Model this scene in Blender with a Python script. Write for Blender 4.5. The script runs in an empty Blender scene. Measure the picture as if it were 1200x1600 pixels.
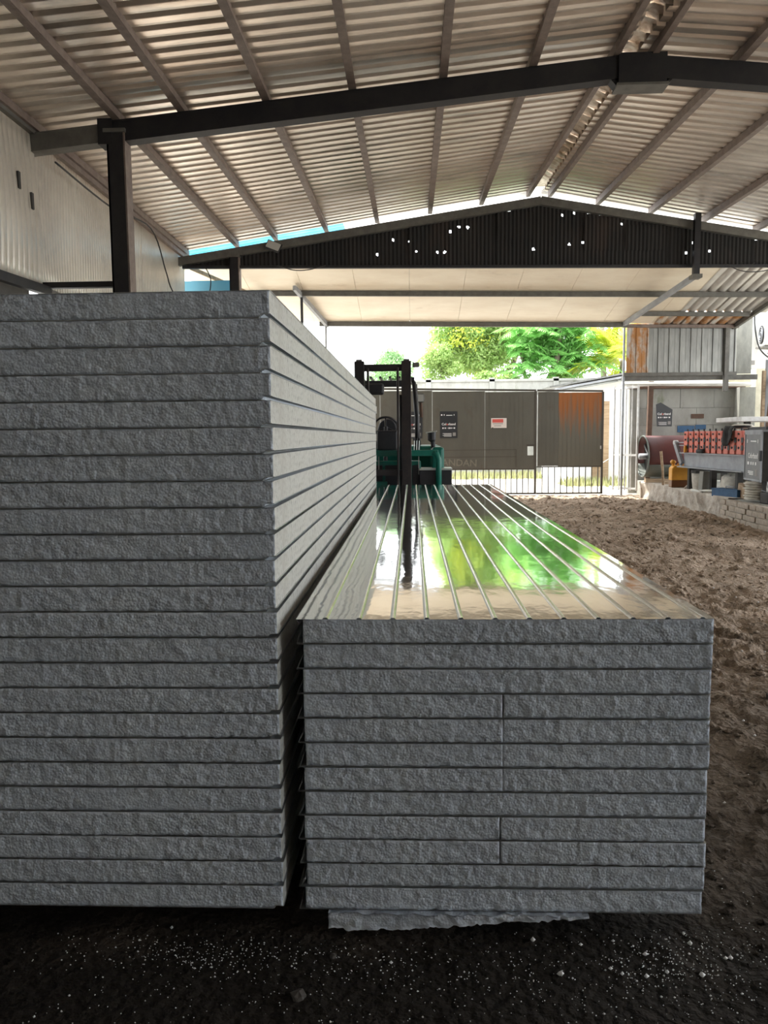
import bpy, math, random
import numpy as np
from mathutils import Vector, Matrix, Euler
random.seed(7); rng = np.random.default_rng(7)
S = bpy.context.scene
col = S.collection

# ------------------------------------------------------------------ camera
cd = bpy.data.cameras.new('camera'); cam = bpy.data.objects.new('camera', cd); col.objects.link(cam)
cd.sensor_fit = 'VERTICAL'; cd.sensor_height = 24.0; cd.sensor_width = 18.0; cd.lens = 18.0
cd.clip_start = 0.05; cd.clip_end = 400
_fw = Vector((44, -118, 1200)).normalized()                  # shed axis seen from the camera (x right, y down, z forward)
_r = math.radians(0.55)
_dn = Vector((math.sin(_r), math.cos(_r), 0)); _dn.z = -(_dn.x * _fw.x + _dn.y * _fw.y) / _fw.z; _dn.normalize()
_up = -_dn; _xx = _fw.cross(_up)
right = Vector((_xx.x, _fw.x, _up.x)); down = Vector((_xx.y, _fw.y, _up.y)); fwd = Vector((_xx.z, _fw.z, _up.z))
m3 = Matrix((right, -down, -fwd)).transposed()
cam.matrix_world = Matrix.Translation((0, 0, 1.48)) @ m3.to_4x4()
S.camera = cam
# ------------------------------------------------------------------ sky, sun, exposure
w = bpy.data.worlds.new('sky'); S.world = w; w.use_nodes = True
bg = w.node_tree.nodes['Background']; bg.inputs[0].default_value = (0.93, 0.97, 1.0, 1); bg.inputs[1].default_value = 1.9
sd = bpy.data.lights.new('sun', 'SUN'); sd.energy = 5.0; sd.angle = math.radians(2.5); sd.color = (1.0, 0.96, 0.88)
so = bpy.data.objects.new('sun', sd); col.objects.link(so)
so.rotation_euler = Vector((0.30, -0.12, -0.94)).to_track_quat('-Z', 'Y').to_euler()
S.view_settings.view_transform = 'Standard'; S.view_settings.look = 'None'
S.view_settings.exposure = 1.35; S.view_settings.gamma = 1.0; S.view_settings.use_curve_mapping = False

# ------------------------------------------------------------------ materials
MATS = {}
def mat(name, c1, c2=None, scale=4.0, rough=0.7, metal=0.0, bump=0.0, bscale=40.0, detail=5.0, lo=0.35, hi=0.65,
        stretch=(1, 1, 1), vor=False, c3=None, scale3=1.0, lo3=0.55, hi3=0.7, spec=0.5, transl=0.0, bdist=0.01, rough2=None):
    m = bpy.data.materials.new(name); m.use_nodes = True
    nt = m.node_tree; N = nt.nodes; L = nt.links
    b = N['Principled BSDF']
    b.inputs['Roughness'].default_value = rough; b.inputs['Metallic'].default_value = metal
    b.inputs['Specular IOR Level'].default_value = spec
    b.inputs['Base Color'].default_value = (*c1, 1)
    tc = N.new('ShaderNodeTexCoord'); mp = N.new('ShaderNodeMapping'); mp.inputs['Scale'].default_value = stretch
    L.new(tc.outputs['Object'], mp.inputs[0])
    def nz(sc, d, lo, hi):
        n = N.new('ShaderNodeTexNoise'); n.inputs['Scale'].default_value = sc; n.inputs['Detail'].default_value = d
        n.inputs['Roughness'].default_value = 0.65
        L.new(mp.outputs[0], n.inputs[0])
        r = N.new('ShaderNodeMapRange'); r.inputs[1].default_value = lo; r.inputs[2].default_value = hi
        L.new(n.outputs[0], r.inputs[0]); return r.outputs[0]
    def mix(f, a, c):
        x = N.new('ShaderNodeMix'); x.data_type = 'RGBA'; L.new(f, x.inputs[0])
        if isinstance(a, tuple): x.inputs[6].default_value = (*a, 1)
        else: L.new(a, x.inputs[6])
        x.inputs[7].default_value = (*c, 1); return x.outputs[2]
    out = None
    if c2:
        f = nz(scale, detail, lo, hi); out = mix(f, c1, c2)
        if rough2 is not None:
            rr = N.new('ShaderNodeMapRange'); rr.inputs[3].default_value = rough; rr.inputs[4].default_value = rough2
            L.new(f, rr.inputs[0]); L.new(rr.outputs[0], b.inputs['Roughness'])
    if c3: out = mix(nz(scale3, 6.0, lo3, hi3), out if out else c1, c3)
    if out: L.new(out, b.inputs['Base Color'])
    if bump:
        bp = N.new('ShaderNodeBump'); bp.inputs['Strength'].default_value = bump; bp.inputs['Distance'].default_value = bdist
        if vor:
            t = N.new('ShaderNodeTexVoronoi'); t.inputs['Scale'].default_value = bscale
            L.new(mp.outputs[0], t.inputs[0])
            inv = N.new('ShaderNodeMath'); inv.operation = 'SUBTRACT'; inv.inputs[0].default_value = 1.0
            L.new(t.outputs[0], inv.inputs[1]); L.new(inv.outputs[0], bp.inputs['Height'])
        else:
            t = N.new('ShaderNodeTexNoise'); t.inputs['Scale'].default_value = bscale; t.inputs['Detail'].default_value = 4
            L.new(mp.outputs[0], t.inputs[0]); L.new(t.outputs[0], bp.inputs['Height'])
        L.new(bp.outputs[0], b.inputs['Normal'])
    if transl:
        tb = N.new('ShaderNodeBsdfTranslucent'); ms = N.new('ShaderNodeMixShader'); ms.inputs[0].default_value = transl
        if out: L.new(out, tb.inputs[0])
        else: tb.inputs[0].default_value = (*c1, 1)
        L.new(b.outputs[0], ms.inputs[1]); L.new(tb.outputs[0], ms.inputs[2])
        L.new(ms.outputs[0], N['Material Output'].inputs[0])
    MATS[name] = m; return m

mat('foam', (0.66, 0.73, 0.84), (0.74, 0.81, 0.90), scale=9, rough=0.85, bump=0.42, bscale=130, vor=True, bdist=0.005, spec=0.25)
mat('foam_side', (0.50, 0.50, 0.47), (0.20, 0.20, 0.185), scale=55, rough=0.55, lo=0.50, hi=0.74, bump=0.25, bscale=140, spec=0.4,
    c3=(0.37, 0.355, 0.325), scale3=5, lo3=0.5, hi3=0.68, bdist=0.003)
mat('sheet_gloss', (0.80, 0.79, 0.76), (0.72, 0.71, 0.68), scale=3, rough=0.06, metal=1.0, bump=0.09, bscale=3.5, bdist=0.02, stretch=(1.6, 0.8, 1))
mat('sheet_edge', (0.55, 0.57, 0.58), (0.42, 0.44, 0.45), scale=12, rough=0.4, metal=0.8)
mat('sheet_rib', (0.86, 0.85, 0.82), (0.70, 0.69, 0.66), scale=14, rough=0.22, metal=1.0, bump=0.2, bscale=30, bdist=0.004)
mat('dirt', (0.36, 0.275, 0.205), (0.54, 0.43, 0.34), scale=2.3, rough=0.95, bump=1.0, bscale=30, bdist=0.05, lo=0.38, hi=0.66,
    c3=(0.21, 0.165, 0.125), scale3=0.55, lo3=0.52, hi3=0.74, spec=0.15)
def near_soil_shade():      # darker soil plus shade painted into the near earth's colour, with a ragged edge
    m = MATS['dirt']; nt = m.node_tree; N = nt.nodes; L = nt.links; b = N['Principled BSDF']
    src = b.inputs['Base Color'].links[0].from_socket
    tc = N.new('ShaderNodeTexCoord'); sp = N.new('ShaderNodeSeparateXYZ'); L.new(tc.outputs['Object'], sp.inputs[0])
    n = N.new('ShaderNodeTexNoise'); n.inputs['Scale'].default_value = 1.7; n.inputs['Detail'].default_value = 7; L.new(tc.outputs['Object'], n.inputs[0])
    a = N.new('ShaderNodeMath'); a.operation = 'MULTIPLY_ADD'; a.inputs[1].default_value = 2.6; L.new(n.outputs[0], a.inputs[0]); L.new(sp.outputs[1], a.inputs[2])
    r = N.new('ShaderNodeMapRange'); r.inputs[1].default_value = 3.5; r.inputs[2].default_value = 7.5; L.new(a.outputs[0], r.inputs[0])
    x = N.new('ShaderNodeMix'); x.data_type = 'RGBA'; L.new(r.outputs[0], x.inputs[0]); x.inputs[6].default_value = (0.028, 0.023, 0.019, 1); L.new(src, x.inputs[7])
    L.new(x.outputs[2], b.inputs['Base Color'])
near_soil_shade()
mat('dark_dirt', (0.060, 0.050, 0.043), (0.095, 0.078, 0.064), scale=4, rough=0.95, bump=0.8, bscale=30, bdist=0.02, spec=0.15)
mat('road', (0.52, 0.49, 0.44), (0.40, 0.37, 0.32), scale=0.8, rough=0.9, bump=0.3, bscale=20)
mat('bead', (0.86, 0.87, 0.88), rough=0.7)
mat('stone', (0.07, 0.062, 0.055), (0.11, 0.10, 0.09), scale=12, rough=0.9, bump=0.5, bscale=30)
mat('roof_zinc', (0.93, 0.85, 0.76), (0.74, 0.66, 0.58), scale=2.2, rough=0.36, metal=0.82, stretch=(0.6, 2.2, 1), bump=0.08, bscale=60,
    c3=(0.36, 0.36, 0.34), scale3=1.3, lo3=0.55, hi3=0.80)
mat('ridge_zinc', (0.80, 0.74, 0.66), (0.42, 0.30, 0.20), scale=7, rough=0.4, metal=0.6, bump=0.3, bscale=15)
mat('purlin_steel', (0.16, 0.12, 0.105), (0.23, 0.185, 0.16), scale=8, rough=0.6, metal=0.2)
mat('dark_steel', (0.012, 0.012, 0.017), (0.024, 0.023, 0.024), scale=6, rough=0.6, metal=0.2)
mat('grey_steel', (0.16, 0.155, 0.14), (0.11, 0.105, 0.095), scale=6, rough=0.6, metal=0.3)
mat('wall_sheet', (0.60, 0.555, 0.48), (0.50, 0.46, 0.40), scale=1.5, rough=0.32, metal=0.25, bump=0.12, bscale=1.6, bdist=0.05,
    c3=(0.34, 0.31, 0.28), scale3=1.1, lo3=0.58, hi3=0.8)
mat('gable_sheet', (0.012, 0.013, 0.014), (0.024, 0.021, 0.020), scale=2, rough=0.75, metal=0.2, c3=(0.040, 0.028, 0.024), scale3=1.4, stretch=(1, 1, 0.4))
mat('awning_panel', (0.82, 0.75, 0.62), (0.72, 0.63, 0.50), scale=1.4, rough=0.45, c3=(0.55, 0.47, 0.36), scale3=2.4, lo3=0.60, hi3=0.8, stretch=(0.6, 1.4, 1))
mat('zinc_sheet', (0.27, 0.27, 0.25), (0.17, 0.17, 0.16), scale=2.5, rough=0.4, metal=0.6, stretch=(3, 0.6, 0.6))
mat('zinc_pale', (0.62, 0.60, 0.56), (0.44, 0.42, 0.40), scale=2.5, rough=0.45, metal=0.4, stretch=(3, 0.6, 0.6))
mat('zinc_rust', (0.50, 0.49, 0.46), (0.42, 0.20, 0.07), scale=2.2, rough=0.6, metal=0.3, lo=0.40, hi=0.55, stretch=(1.6, 0.7, 0.7))
mat('gate_sheet', (0.108, 0.103, 0.084), (0.090, 0.085, 0.070), scale=1.2, rough=0.6, c3=(0.085, 0.062, 0.044), scale3=1.7, lo3=0.58, hi3=0.80, stretch=(1.4, 1, 0.7))
mat('gate_rust', (0.125, 0.118, 0.095), (0.30, 0.105, 0.028), scale=1.7, rough=0.75, lo=0.42, hi=0.6, stretch=(3.5, 1, 0.55))
def toprust():   # rust eating the sheet from its upper edge down in streaks
    m = MATS['gate_rust']; nt = m.node_tree; N = nt.nodes; L = nt.links; b = N['Principled BSDF']
    mx = b.inputs['Base Color'].links[0].from_node; old = mx.inputs[0].links[0].from_socket
    tc = N.new('ShaderNodeTexCoord'); sp = N.new('ShaderNodeSeparateXYZ'); L.new(tc.outputs['Object'], sp.inputs[0])
    mp = N.new('ShaderNodeMapping'); mp.inputs['Scale'].default_value = (9, 1, .5); L.new(tc.outputs['Object'], mp.inputs[0])
    n = N.new('ShaderNodeTexNoise'); n.inputs['Scale'].default_value = 1.5; n.inputs['Detail'].default_value = 6; L.new(mp.outputs[0], n.inputs[0])
    a = N.new('ShaderNodeMath'); a.operation = 'MULTIPLY_ADD'; a.inputs[1].default_value = 2.4; L.new(n.outputs[0], a.inputs[0]); L.new(sp.outputs[2], a.inputs[2])
    r = N.new('ShaderNodeMapRange'); r.inputs[1].default_value = 2.75; r.inputs[2].default_value = 3.5; L.new(a.outputs[0], r.inputs[0]); L.new(r.outputs[0], mx.inputs[0])
toprust()
mat('gate_bar', (0.065, 0.056, 0.045), rough=0.6)
mat('white_steel', (0.72, 0.73, 0.73), (0.55, 0.55, 0.54), scale=7, rough=0.5)
mat('poster_black', (0.022, 0.024, 0.028), rough=0.45)
mat('print_white', (0.78, 0.78, 0.78), rough=0.6)
mat('print_red', (0.62, 0.10, 0.08), rough=0.6)
mat('print_grey', (0.25, 0.24, 0.23), rough=0.6)
mat('paper', (0.72, 0.66, 0.62), rough=0.8)
mat('chalk', (0.20, 0.185, 0.155), (0.15, 0.14, 0.115), scale=25, rough=0.9)
mat('lift_green', (0.002, 0.165, 0.118), (0.001, 0.125, 0.095), scale=5, rough=0.4)
mat('lift_black', (0.012, 0.013, 0.017), (0.022, 0.022, 0.026), scale=8, rough=0.5)
mat('mast_steel', (0.020, 0.018, 0.020), (0.040, 0.030, 0.028), scale=7, rough=0.45, metal=0.3)
mat('lamp_glass', (0.50, 0.50, 0.47), rough=0.2)
mat('step_plate', (0.42, 0.45, 0.43), rough=0.4, metal=0.4)
mat('rubber', (0.014, 0.014, 0.014), rough=0.85)
mat('concrete', (0.35, 0.35, 0.325), (0.26, 0.26, 0.24), scale=2, rough=0.9, bump=0.25, bscale=30, c3=(0.115, 0.135, 0.07), scale3=1.5, lo3=0.56, hi3=0.72, stretch=(1.2, 1, 0.6))
mat('concrete_dark', (0.22, 0.22, 0.20), (0.33, 0.33, 0.29), scale=5, rough=0.9, bump=0.4, bscale=20, stretch=(1, 1, 0.4))
mat('plaster', (0.56, 0.52, 0.46), (0.36, 0.31, 0.26), scale=4, rough=0.95, bump=0.7, bscale=14, bdist=0.03)
mat('brick', (0.52, 0.46, 0.385), (0.36, 0.30, 0.245), scale=7, rough=0.95, bump=0.5, bscale=30)
mat('drum_red', (0.13, 0.036, 0.034), (0.10, 0.030, 0.030), scale=3, rough=0.5)
mat('drum_grey', (0.13, 0.15, 0.135), (0.17, 0.185, 0.165), scale=3, rough=0.5)
mat('red_paint', (0.66, 0.20, 0.15), (0.56, 0.155, 0.115), scale=6, rough=0.5)
mat('beam_grey', (0.34, 0.36, 0.39), (0.25, 0.26, 0.28), scale=4, rough=0.6, metal=0.2)
mat('cab_grey', (0.16, 0.17, 0.185), (0.20, 0.21, 0.22), scale=4, rough=0.55)
mat('cab_dark', (0.028, 0.027, 0.025), (0.05, 0.047, 0.043), scale=6, rough=0.7)
mat('yellow', (0.72, 0.35, 0.03), (0.60, 0.27, 0.03), scale=6, rough=0.45)
mat('brown_oil', (0.15, 0.055, 0.014), rough=0.4)
mat('wood', (0.40, 0.30, 0.20), (0.26, 0.18, 0.11), scale=5, rough=0.85, stretch=(0.5, 4, 4))
mat('blue_paint', (0.015, 0.07, 0.16), (0.03, 0.10, 0.21), scale=9, rough=0.6)
mat('sack', (0.62, 0.59, 0.52), (0.45, 0.42, 0.37), scale=12, rough=0.9, bump=0.4, bscale=24)
mat('white_wall', (0.82, 0.83, 0.83), (0.74, 0.75, 0.75), scale=1, rough=0.8)
mat('cream_wall', (0.62, 0.58, 0.46), (0.48, 0.45, 0.34), scale=3, rough=0.85)
mat('plastic_white', (0.62, 0.61, 0.57), rough=0.5)
mat('rust', (0.13, 0.075, 0.05), (0.09, 0.055, 0.04), scale=9, rough=0.85)
mat('bark', (0.22, 0.18, 0.14), (0.15, 0.12, 0.09), scale=5, rough=0.95, bump=0.5, bscale=12)
def leafmat(n, a, b, t=0.45): mat(n, a, b, scale=1.2, rough=0.5, transl=t, lo=0.3, hi=0.7)
leafmat('leaf_mid', (0.26, 0.43, 0.12), (0.42, 0.54, 0.20))
leafmat('leaf_fresh', (0.22, 0.52, 0.14), (0.34, 0.60, 0.20))
leafmat('leaf_yellow', (0.42, 0.55, 0.06), (0.55, 0.55, 0.08))
leafmat('leaf_far', (0.22, 0.40, 0.17), (0.30, 0.46, 0.22))
mat('grass', (0.30, 0.34, 0.14), (0.42, 0.40, 0.22), scale=3, rough=0.9)
mat('blue_plastic', (0.05, 0.32, 0.52), (0.12, 0.42, 0.58), scale=2, rough=0.35, transl=0.6)
mat('blue_wall', (0.10, 0.26, 0.33), rough=0.7)
mat('clear_plastic', (0.80, 0.80, 0.78), (0.72, 0.70, 0.68), scale=2, rough=0.35, transl=0.65)
mat('cable_black', (0.02, 0.02, 0.02), rough=0.6)
mat('cloth_black', (0.018, 0.018, 0.02), (0.05, 0.05, 0.05), scale=10, rough=0.9)

# ------------------------------------------------------------------ mesh helpers
ORG = {}
class MB:
    def __init__(s): s.v = []; s.f = []
    def add(s, vs, fs):
        o = len(s.v); s.v += [tuple(p) for p in vs]; s.f += [tuple(i + o for i in f) for f in fs]; return s
    def box(s, x0, x1, y0, y1, z0, z1, M=None):
        vs = [(x, y, z) for x in (x0, x1) for y in (y0, y1) for z in (z0, z1)]
        if M is not None: vs = [tuple(M @ Vector(p)) for p in vs]
        return s.add(vs, [(0, 1, 3, 2), (4, 6, 7, 5), (0, 4, 5, 1), (2, 3, 7, 6), (0, 2, 6, 4), (1, 5, 7, 3)])
    def bar(s, a, b, w, h, up=(0, 0, 1)):
        a = Vector(a); b = Vector(b); d = (b - a).normalized(); u = Vector(up)
        sx = d.cross(u).normalized(); u = sx.cross(d).normalized()
        vs = [p + sx * (w / 2) * i + u * (h / 2) * j for p in (a, b) for i, j in ((-1, -1), (1, -1), (1, 1), (-1, 1))]
        return s.add(vs, [(0, 1, 2, 3), (7, 6, 5, 4), (0, 4, 5, 1), (1, 5, 6, 2), (2, 6, 7, 3), (3, 7, 4, 0)])
    def tube(s, pts, r, n=8, cap=True):
        pts = [Vector(p) for p in pts]; rs = r if isinstance(r, (list, tuple)) else [r] * len(pts)
        rings = []
        ref = None
        for i, p in enumerate(pts):
            t = (pts[min(i + 1, len(pts) - 1)] - pts[max(i - 1, 0)]).normalized()
            if ref is None:
                ref = t.cross(Vector((0, 0, 1)))
                if ref.length < 1e-3: ref = Vector((1, 0, 0))
            a = (ref - t * ref.dot(t)).normalized(); ref = a; b = t.cross(a)
            rings.append([p + (a * math.cos(k * 2 * math.pi / n) + b * math.sin(k * 2 * math.pi / n)) * rs[i] for k in range(n)])
        vs = [q for g in rings for q in g]; fs = []
        for i in range(len(pts) - 1):
            for k in range(n): fs.append((i * n + k, i * n + (k + 1) % n, (i + 1) * n + (k + 1) % n, (i + 1) * n + k))
        if cap: fs += [tuple(range(n - 1, -1, -1)), tuple((len(pts) - 1) * n + k for k in range(n))]
        return s.add(vs, fs)
    def prism(s, poly, ext, M=None):        # poly: 3-D loop, ext: extrusion vector
        n = len(poly); e = Vector(ext); vs = [Vector(p) for p in poly] + [Vector(p) + e for p in poly]
        if M is not None: vs = [M @ p for p in vs]
        return s.add(vs, [tuple(range(n - 1, -1, -1)), tuple(range(n, 2 * n))] + [(i, (i + 1) % n, n + (i + 1) % n, n + i) for i in range(n)])
    def strip(s, prof, a, b, thick=None):   # open profile of 3-D offsets swept from a to b
        n = len(prof); A = [Vector(a) + Vector(p) for p in prof]; B = [Vector(b) + Vector(p) for p in prof]
        return s.add(A + B, [(i, i + 1, n + i + 1, n + i) for i in range(n - 1)])
    def build(s, name, m, parent=None, smooth=False, bevel=0.0, solid=0.0):
        me = bpy.data.meshes.new(name); o_ = Vector((0, 0, 0))
        if parent is not None: o_ = ORG.get(parent.name, Vector((0, 0, 0)))
        me.from_pydata([(p[0] - o_.x, p[1] - o_.y, p[2] - o_.z) for p in s.v], [], s.f); me.update()
        if smooth: me.polygons.foreach_set('use_smooth', [True] * len(me.polygons))
        return link(name, me, m, parent, bevel, solid)
def link(name, me, m, parent=None, bevel=0.0, solid=0.0):
    o = bpy.data.objects.new(name, me); col.objects.link(o)
    if m and not me.materials: me.materials.append(MATS[m])
    if parent is not None: o.parent = parent; ORG[o.name] = ORG.get(parent.name, Vector((0, 0, 0)))
    if solid:
        md = o.modifiers.new('thickness', 'SOLIDIFY'); md.thickness = solid; md.offset = 0
    if bevel:
        md = o.modifiers.new('bevel', 'BEVEL'); md.width = bevel; md.segments = 2; md.limit_method = 'ANGLE'
    return o
def tag(o, label, cat, group=None):
    o['label'] = label; o['category'] = cat
    if group: o['group'] = group
    return o
def thing(name, loc, label=None, cat=None, group=None):
    o = bpy.data.objects.new(name, None); col.objects.link(o); o.location = loc; o.empty_display_size = 0.1
    ORG[o.name] = Vector(loc)
    if label: tag(o, label, cat, group)
    return o
def struct(o, label=None):
    o['kind'] = 'structure'
    if label: o['label'] = label
    return o
def bx(name, m, p, *a, bevel=0.0): return MB().box(*a).build(name, m, p, bevel=bevel)
def npmesh(name, V, F, m, parent=None, smooth=False, solid=0.0):
    me = bpy.data.meshes.new(name); V = np.asarray(V, np.float32); F = np.asarray(F, np.int32)
    if parent is not None: V = V - np.array(ORG.get(parent.name, Vector((0, 0, 0))), np.float32)
    k = F.shape[1]
    me.vertices.add(len(V)); me.vertices.foreach_set('co', V.ravel())
    me.loops.add(F.size); me.loops.foreach_set('vertex_index', F.ravel())
    me.polygons.add(len(F)); me.polygons.foreach_set('loop_start', np.arange(0, F.size, k, dtype=np.int32))
    me.update(calc_edges=True); me.validate()
    if smooth: me.polygons.foreach_set('use_smooth', np.ones(len(me.polygons), bool))
    return link(name, me, m, parent, 0, solid)
def gridfaces(nu, nv):
    i = np.arange(nu - 1)[:, None] * nv + np.arange(nv - 1)[None, :]
    return np.stack([i, i + nv, i + nv + 1, i + 1], -1).reshape(-1, 4)
_lat = rng.random((256, 256))
def vnoise(x, y):
    xi = np.floor(x).astype(int); yi = np.floor(y).astype(int); fx = x - xi; fy = y - yi
    fx = fx * fx * (3 - 2 * fx); fy = fy * fy * (3 - 2 * fy)
    g = lambda a, b: _lat[a % 256, b % 256]
    return (g(xi, yi) * (1 - fx) + g(xi + 1, yi) * fx) * (1 - fy) + (g(xi, yi + 1) * (1 - fx) + g(xi + 1, yi + 1) * fx) * fy - 0.5
def fbm(x, y, o=4):
    t = 0; a = 1.0
    for k in range(o): t = t + a * vnoise(x + 17.3 * k, y - 9.1 * k); x = x * 2.03; y = y * 2.03; a *= 0.5
    return t
_TX = {}
def text(name, s, size, m, parent, M, ext=0.001, align='CENTER'):
    cu = bpy.data.curves.new('t', 'FONT'); cu.body = s; cu.size = size; cu.align_x = align; cu.align_y = 'CENTER'; cu.extrude = ext; cu.offset = 0.018 * size
    cu.resolution_u = 2
    t = bpy.data.objects.new('t', cu); me = bpy.data.meshes.new_from_object(t)
    bpy.data.objects.remove(t); bpy.data.curves.remove(cu)
    o_ = ORG.get(parent.name, Vector((0, 0, 0)))
    me.transform(Matrix.Translation(-o_) @ M)
    me.materials.clear(); me.name = name
    return link(name, me, m, parent)
ORD = ['first', 'second', 'third', 'fourth', 'fifth', 'sixth', 'seventh', 'eighth', 'ninth', 'tenth', 'eleventh', 'twelfth', 'thirteenth',
       'fourteenth', 'fifteenth', 'sixteenth', 'seventeenth', 'eighteenth', 'nineteenth', 'twentieth', 'twenty-first', 'twenty-second', 'twenty-third', 'twenty-fourth']

# ================================================================== GROUND
xs = np.concatenate([np.arange(-5.2, -1.7, 0.25), np.arange(-1.7, 2.6, 0.022), np.arange(2.6, 5.7, 0.035), np.arange(5.7, 10.0, 0.4)])
ys = [-6.0]
while ys[-1] < 19.35:
    y = ys[-1]
    ys.append(y + (0.25 if y < 1.2 else 0.020 if y < 3.2 else 0.035 if y < 7 else 0.05))
ys = np.array(ys)
GX, GY = np.meshgrid(xs, ys, indexing='ij')
warp = fbm(GX * 1.3 + 40, GY * 1.3) * 0.7
h = 0.050 * fbm(GX * 1.1 + 5, GY * 0.8 + warp, 3) + 0.030 * fbm(GX * 4.0, GY * 5.5 + warp * 2, 4)
rid = np.abs(fbm(GX * 6 + warp * 3, GY * 8, 3)); clod = np.clip(0.22 - rid, 0, 1)
amp = np.clip((GX - 0.8) / 0.8, 0, 1)                              # churned yard beside the stacks, trodden flat in front
h = h * (0.25 + 1.0 * amp) + 0.17 * clod * amp * (0.4 + 1.2 * np.clip(fbm(GX * .9 + 9, GY * .9, 2) + .4, 0, 1)) - 0.03
tr = np.exp(-((GX - 3.9 + 0.12 * (GY - 12)) / 0.35) ** 2) * np.clip((GY - 6) / 5, 0, 1)
h += tr * 0.09 * (fbm(GX * 3, GY * 2.2, 3) + 0.15)
h += 0.035 * np.clip(fbm(GX * 15, GY * 15, 2), 0, 1) * (0.3 + 0.7 * amp)
flat = ((GX < 0.95) & (GY > 2.1) & (GY < 9.0)); h = np.where(flat, np.minimum(h, -0.004), h)
flat = ((GX < 0.9) & (GY > 9.0) & (GY < 14.5)); h = np.where(flat, np.minimum(h, -0.004), h)
h = np.clip(h, -0.10, 0.12)
h = np.where(GY > 18.9, np.minimum(h, 0.0), h)
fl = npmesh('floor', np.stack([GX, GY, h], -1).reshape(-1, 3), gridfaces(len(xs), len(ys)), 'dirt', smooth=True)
struct(fl)
g = MB(); g.add([(-70, -40, -0.12), (70, -40, -0.12), (70, 90, -0.12), (-70, 90, -0.12)], [(0, 1, 2, 3)])
struct(g.build('outer_ground', 'road'))
g = MB(); g.box(-8, 14, 19.30, 27.9, -0.11, -0.03); struct(g.build('road', 'road'))

# loose foam beads in front of the stacks
V = []; F = []
def beads(n, cx, cy, sx, sy, rmin=0.0010, rmax=0.0027):
    for _ in range(n):
        x = random.gauss(cx, sx); y = random.gauss(cy, sy)
        if (y > 2.24 and x < 0.92): y = 2.22 - random.random() * 0.2
        r = random.uniform(rmin, rmax) * (1 if random.random() < 0.93 else 1.5)
        ix = int(np.clip(np.searchsorted(xs, x), 0, len(xs) - 1)); iy = int(np.clip(np.searchsorted(ys, y), 0, len(ys) - 1))
        z = h[ix, iy] + r * 0.5
        o = len(V)
        for d in ((1, 0, 0), (-1, 0, 0), (0, 1, 0), (0, -1, 0), (0, 0, 1), (0, 0, -1)):
            V.append((x + d[0] * r * random.uniform(.7, 1.3), y + d[1] * r * random.uniform(.7, 1.3), z + d[2] * r))
        for f in ((0, 2, 4), (2, 1, 4), (1, 3, 4), (3, 0, 4), (2, 0, 5), (1, 2, 5), (3, 1, 5), (0, 3, 5)): F.append([o + k for k in f])
beads(420, -0.62, 2.10, 0.22, 0.05); beads(160, -0.55, 1.85, 0.35, 0.10); beads(300, 0.05, 2.06, 0.35, 0.07)
beads(380, 0.72, 2.10, 0.14, 0.09); beads(240, 0.5, 1.95, 0.4, 0.10); beads(140, 1.02, 2.2, 0.09, 0.18); beads(200, 0, 1.75, 0.7, 0.12); beads(160, -0.1, 1.72, 0.12, 0.06)
beads(150, 2.2, 5.0, 0.9, 1.6, 0.004, 0.009)
b = npmesh('foam_beads', V, F, 'bead'); b['kind'] = 'stuff'; tag(b, 'loose white foam beads scattered on the dark earth before the stacks', 'foam beads')
V = []; F = []
for _ in range(6500):      # crumbs and clods of the churned soil
    x = random.uniform(0.95, 5.35); y = 2.0 + 16.5 * random.random() ** 1.7
    r = random.uniform(0.004, 0.016) * (1 if random.random() < .9 else 2.0) * (1 + 0.07 * y)
    ix = int(np.clip(np.searchsorted(xs, x), 0, len(xs) - 1)); iy = int(np.clip(np.searchsorted(ys, y), 0, len(ys) - 1)); z = h[ix, iy] + r * .25; o = len(V)
    for d in ((1, 0, 0), (-1, 0, 0), (0, 1, 0), (0, -1, 0), (0, 0, .7), (0, 0, -.7)): V.append((x + d[0] * r * random.uniform(.6, 1.5), y + d[1] * r * random.uniform(.6, 1.3), z + d[2] * r * random.uniform(.6, 1.2)))
    for f in ((0, 2, 4), (2, 1, 4), (1, 3, 4), (3, 0, 4), (2, 0, 5), (1, 2, 5), (3, 1, 5), (0, 3, 5)): F.append([o + k for k in f])
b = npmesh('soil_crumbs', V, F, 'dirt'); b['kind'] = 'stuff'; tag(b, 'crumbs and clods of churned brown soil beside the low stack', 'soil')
for i, (x, y, s, lb) in enumerate([(-0.315, 1.93, 0.020, 'dark clod of earth lying before the gap between the stacks'),
                               (-0.24, 2.10, 0.011, 'small dark pebble at the foot of the gap between stacks'),
                               (0.62, 1.74, 0.013, 'small grey stone lying at the bottom of the picture'),
                               (2.02, 4.3, 0.03, 'pale stone lying on the churned soil beside the low stack'),
                               (-0.55, 1.70, 0.010, 'tiny dark stone in front of the tall stack')]):
    r0 = np.random.default_rng(i); mb = MB(); n = 8
    vs = [(0, 0, s * .7)] + [(s * math.cos(a) * r0.uniform(.6, 1.3), s * math.sin(a) * r0.uniform(.5, 1.1), s * .35 * r0.uniform(.4, 1.7)) for a in np.arange(n) * 2 * math.pi / n] \
        + [(s * .9 * math.cos(a), s * .9 * math.sin(a), -s * .4) for a in np.arange(n) * 2 * math.pi / n]
    fs = [(0, 1 + k, 1 + (k + 1) % n) for k in range(n)] + [(1 + k, 9 + k, 9 + (k + 1) % n, 1 + (k + 1) % n) for k in range(n)] + [tuple(range(16, 8, -1))]
    ix = np.searchsorted(xs, x); iy = np.searchsorted(ys, y); mb.add(vs, fs)
    o = mb.build('stone', 'stone'); o.location = (x, y, h[ix, iy] + s * .3); tag(o, lb, 'stone')

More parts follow.
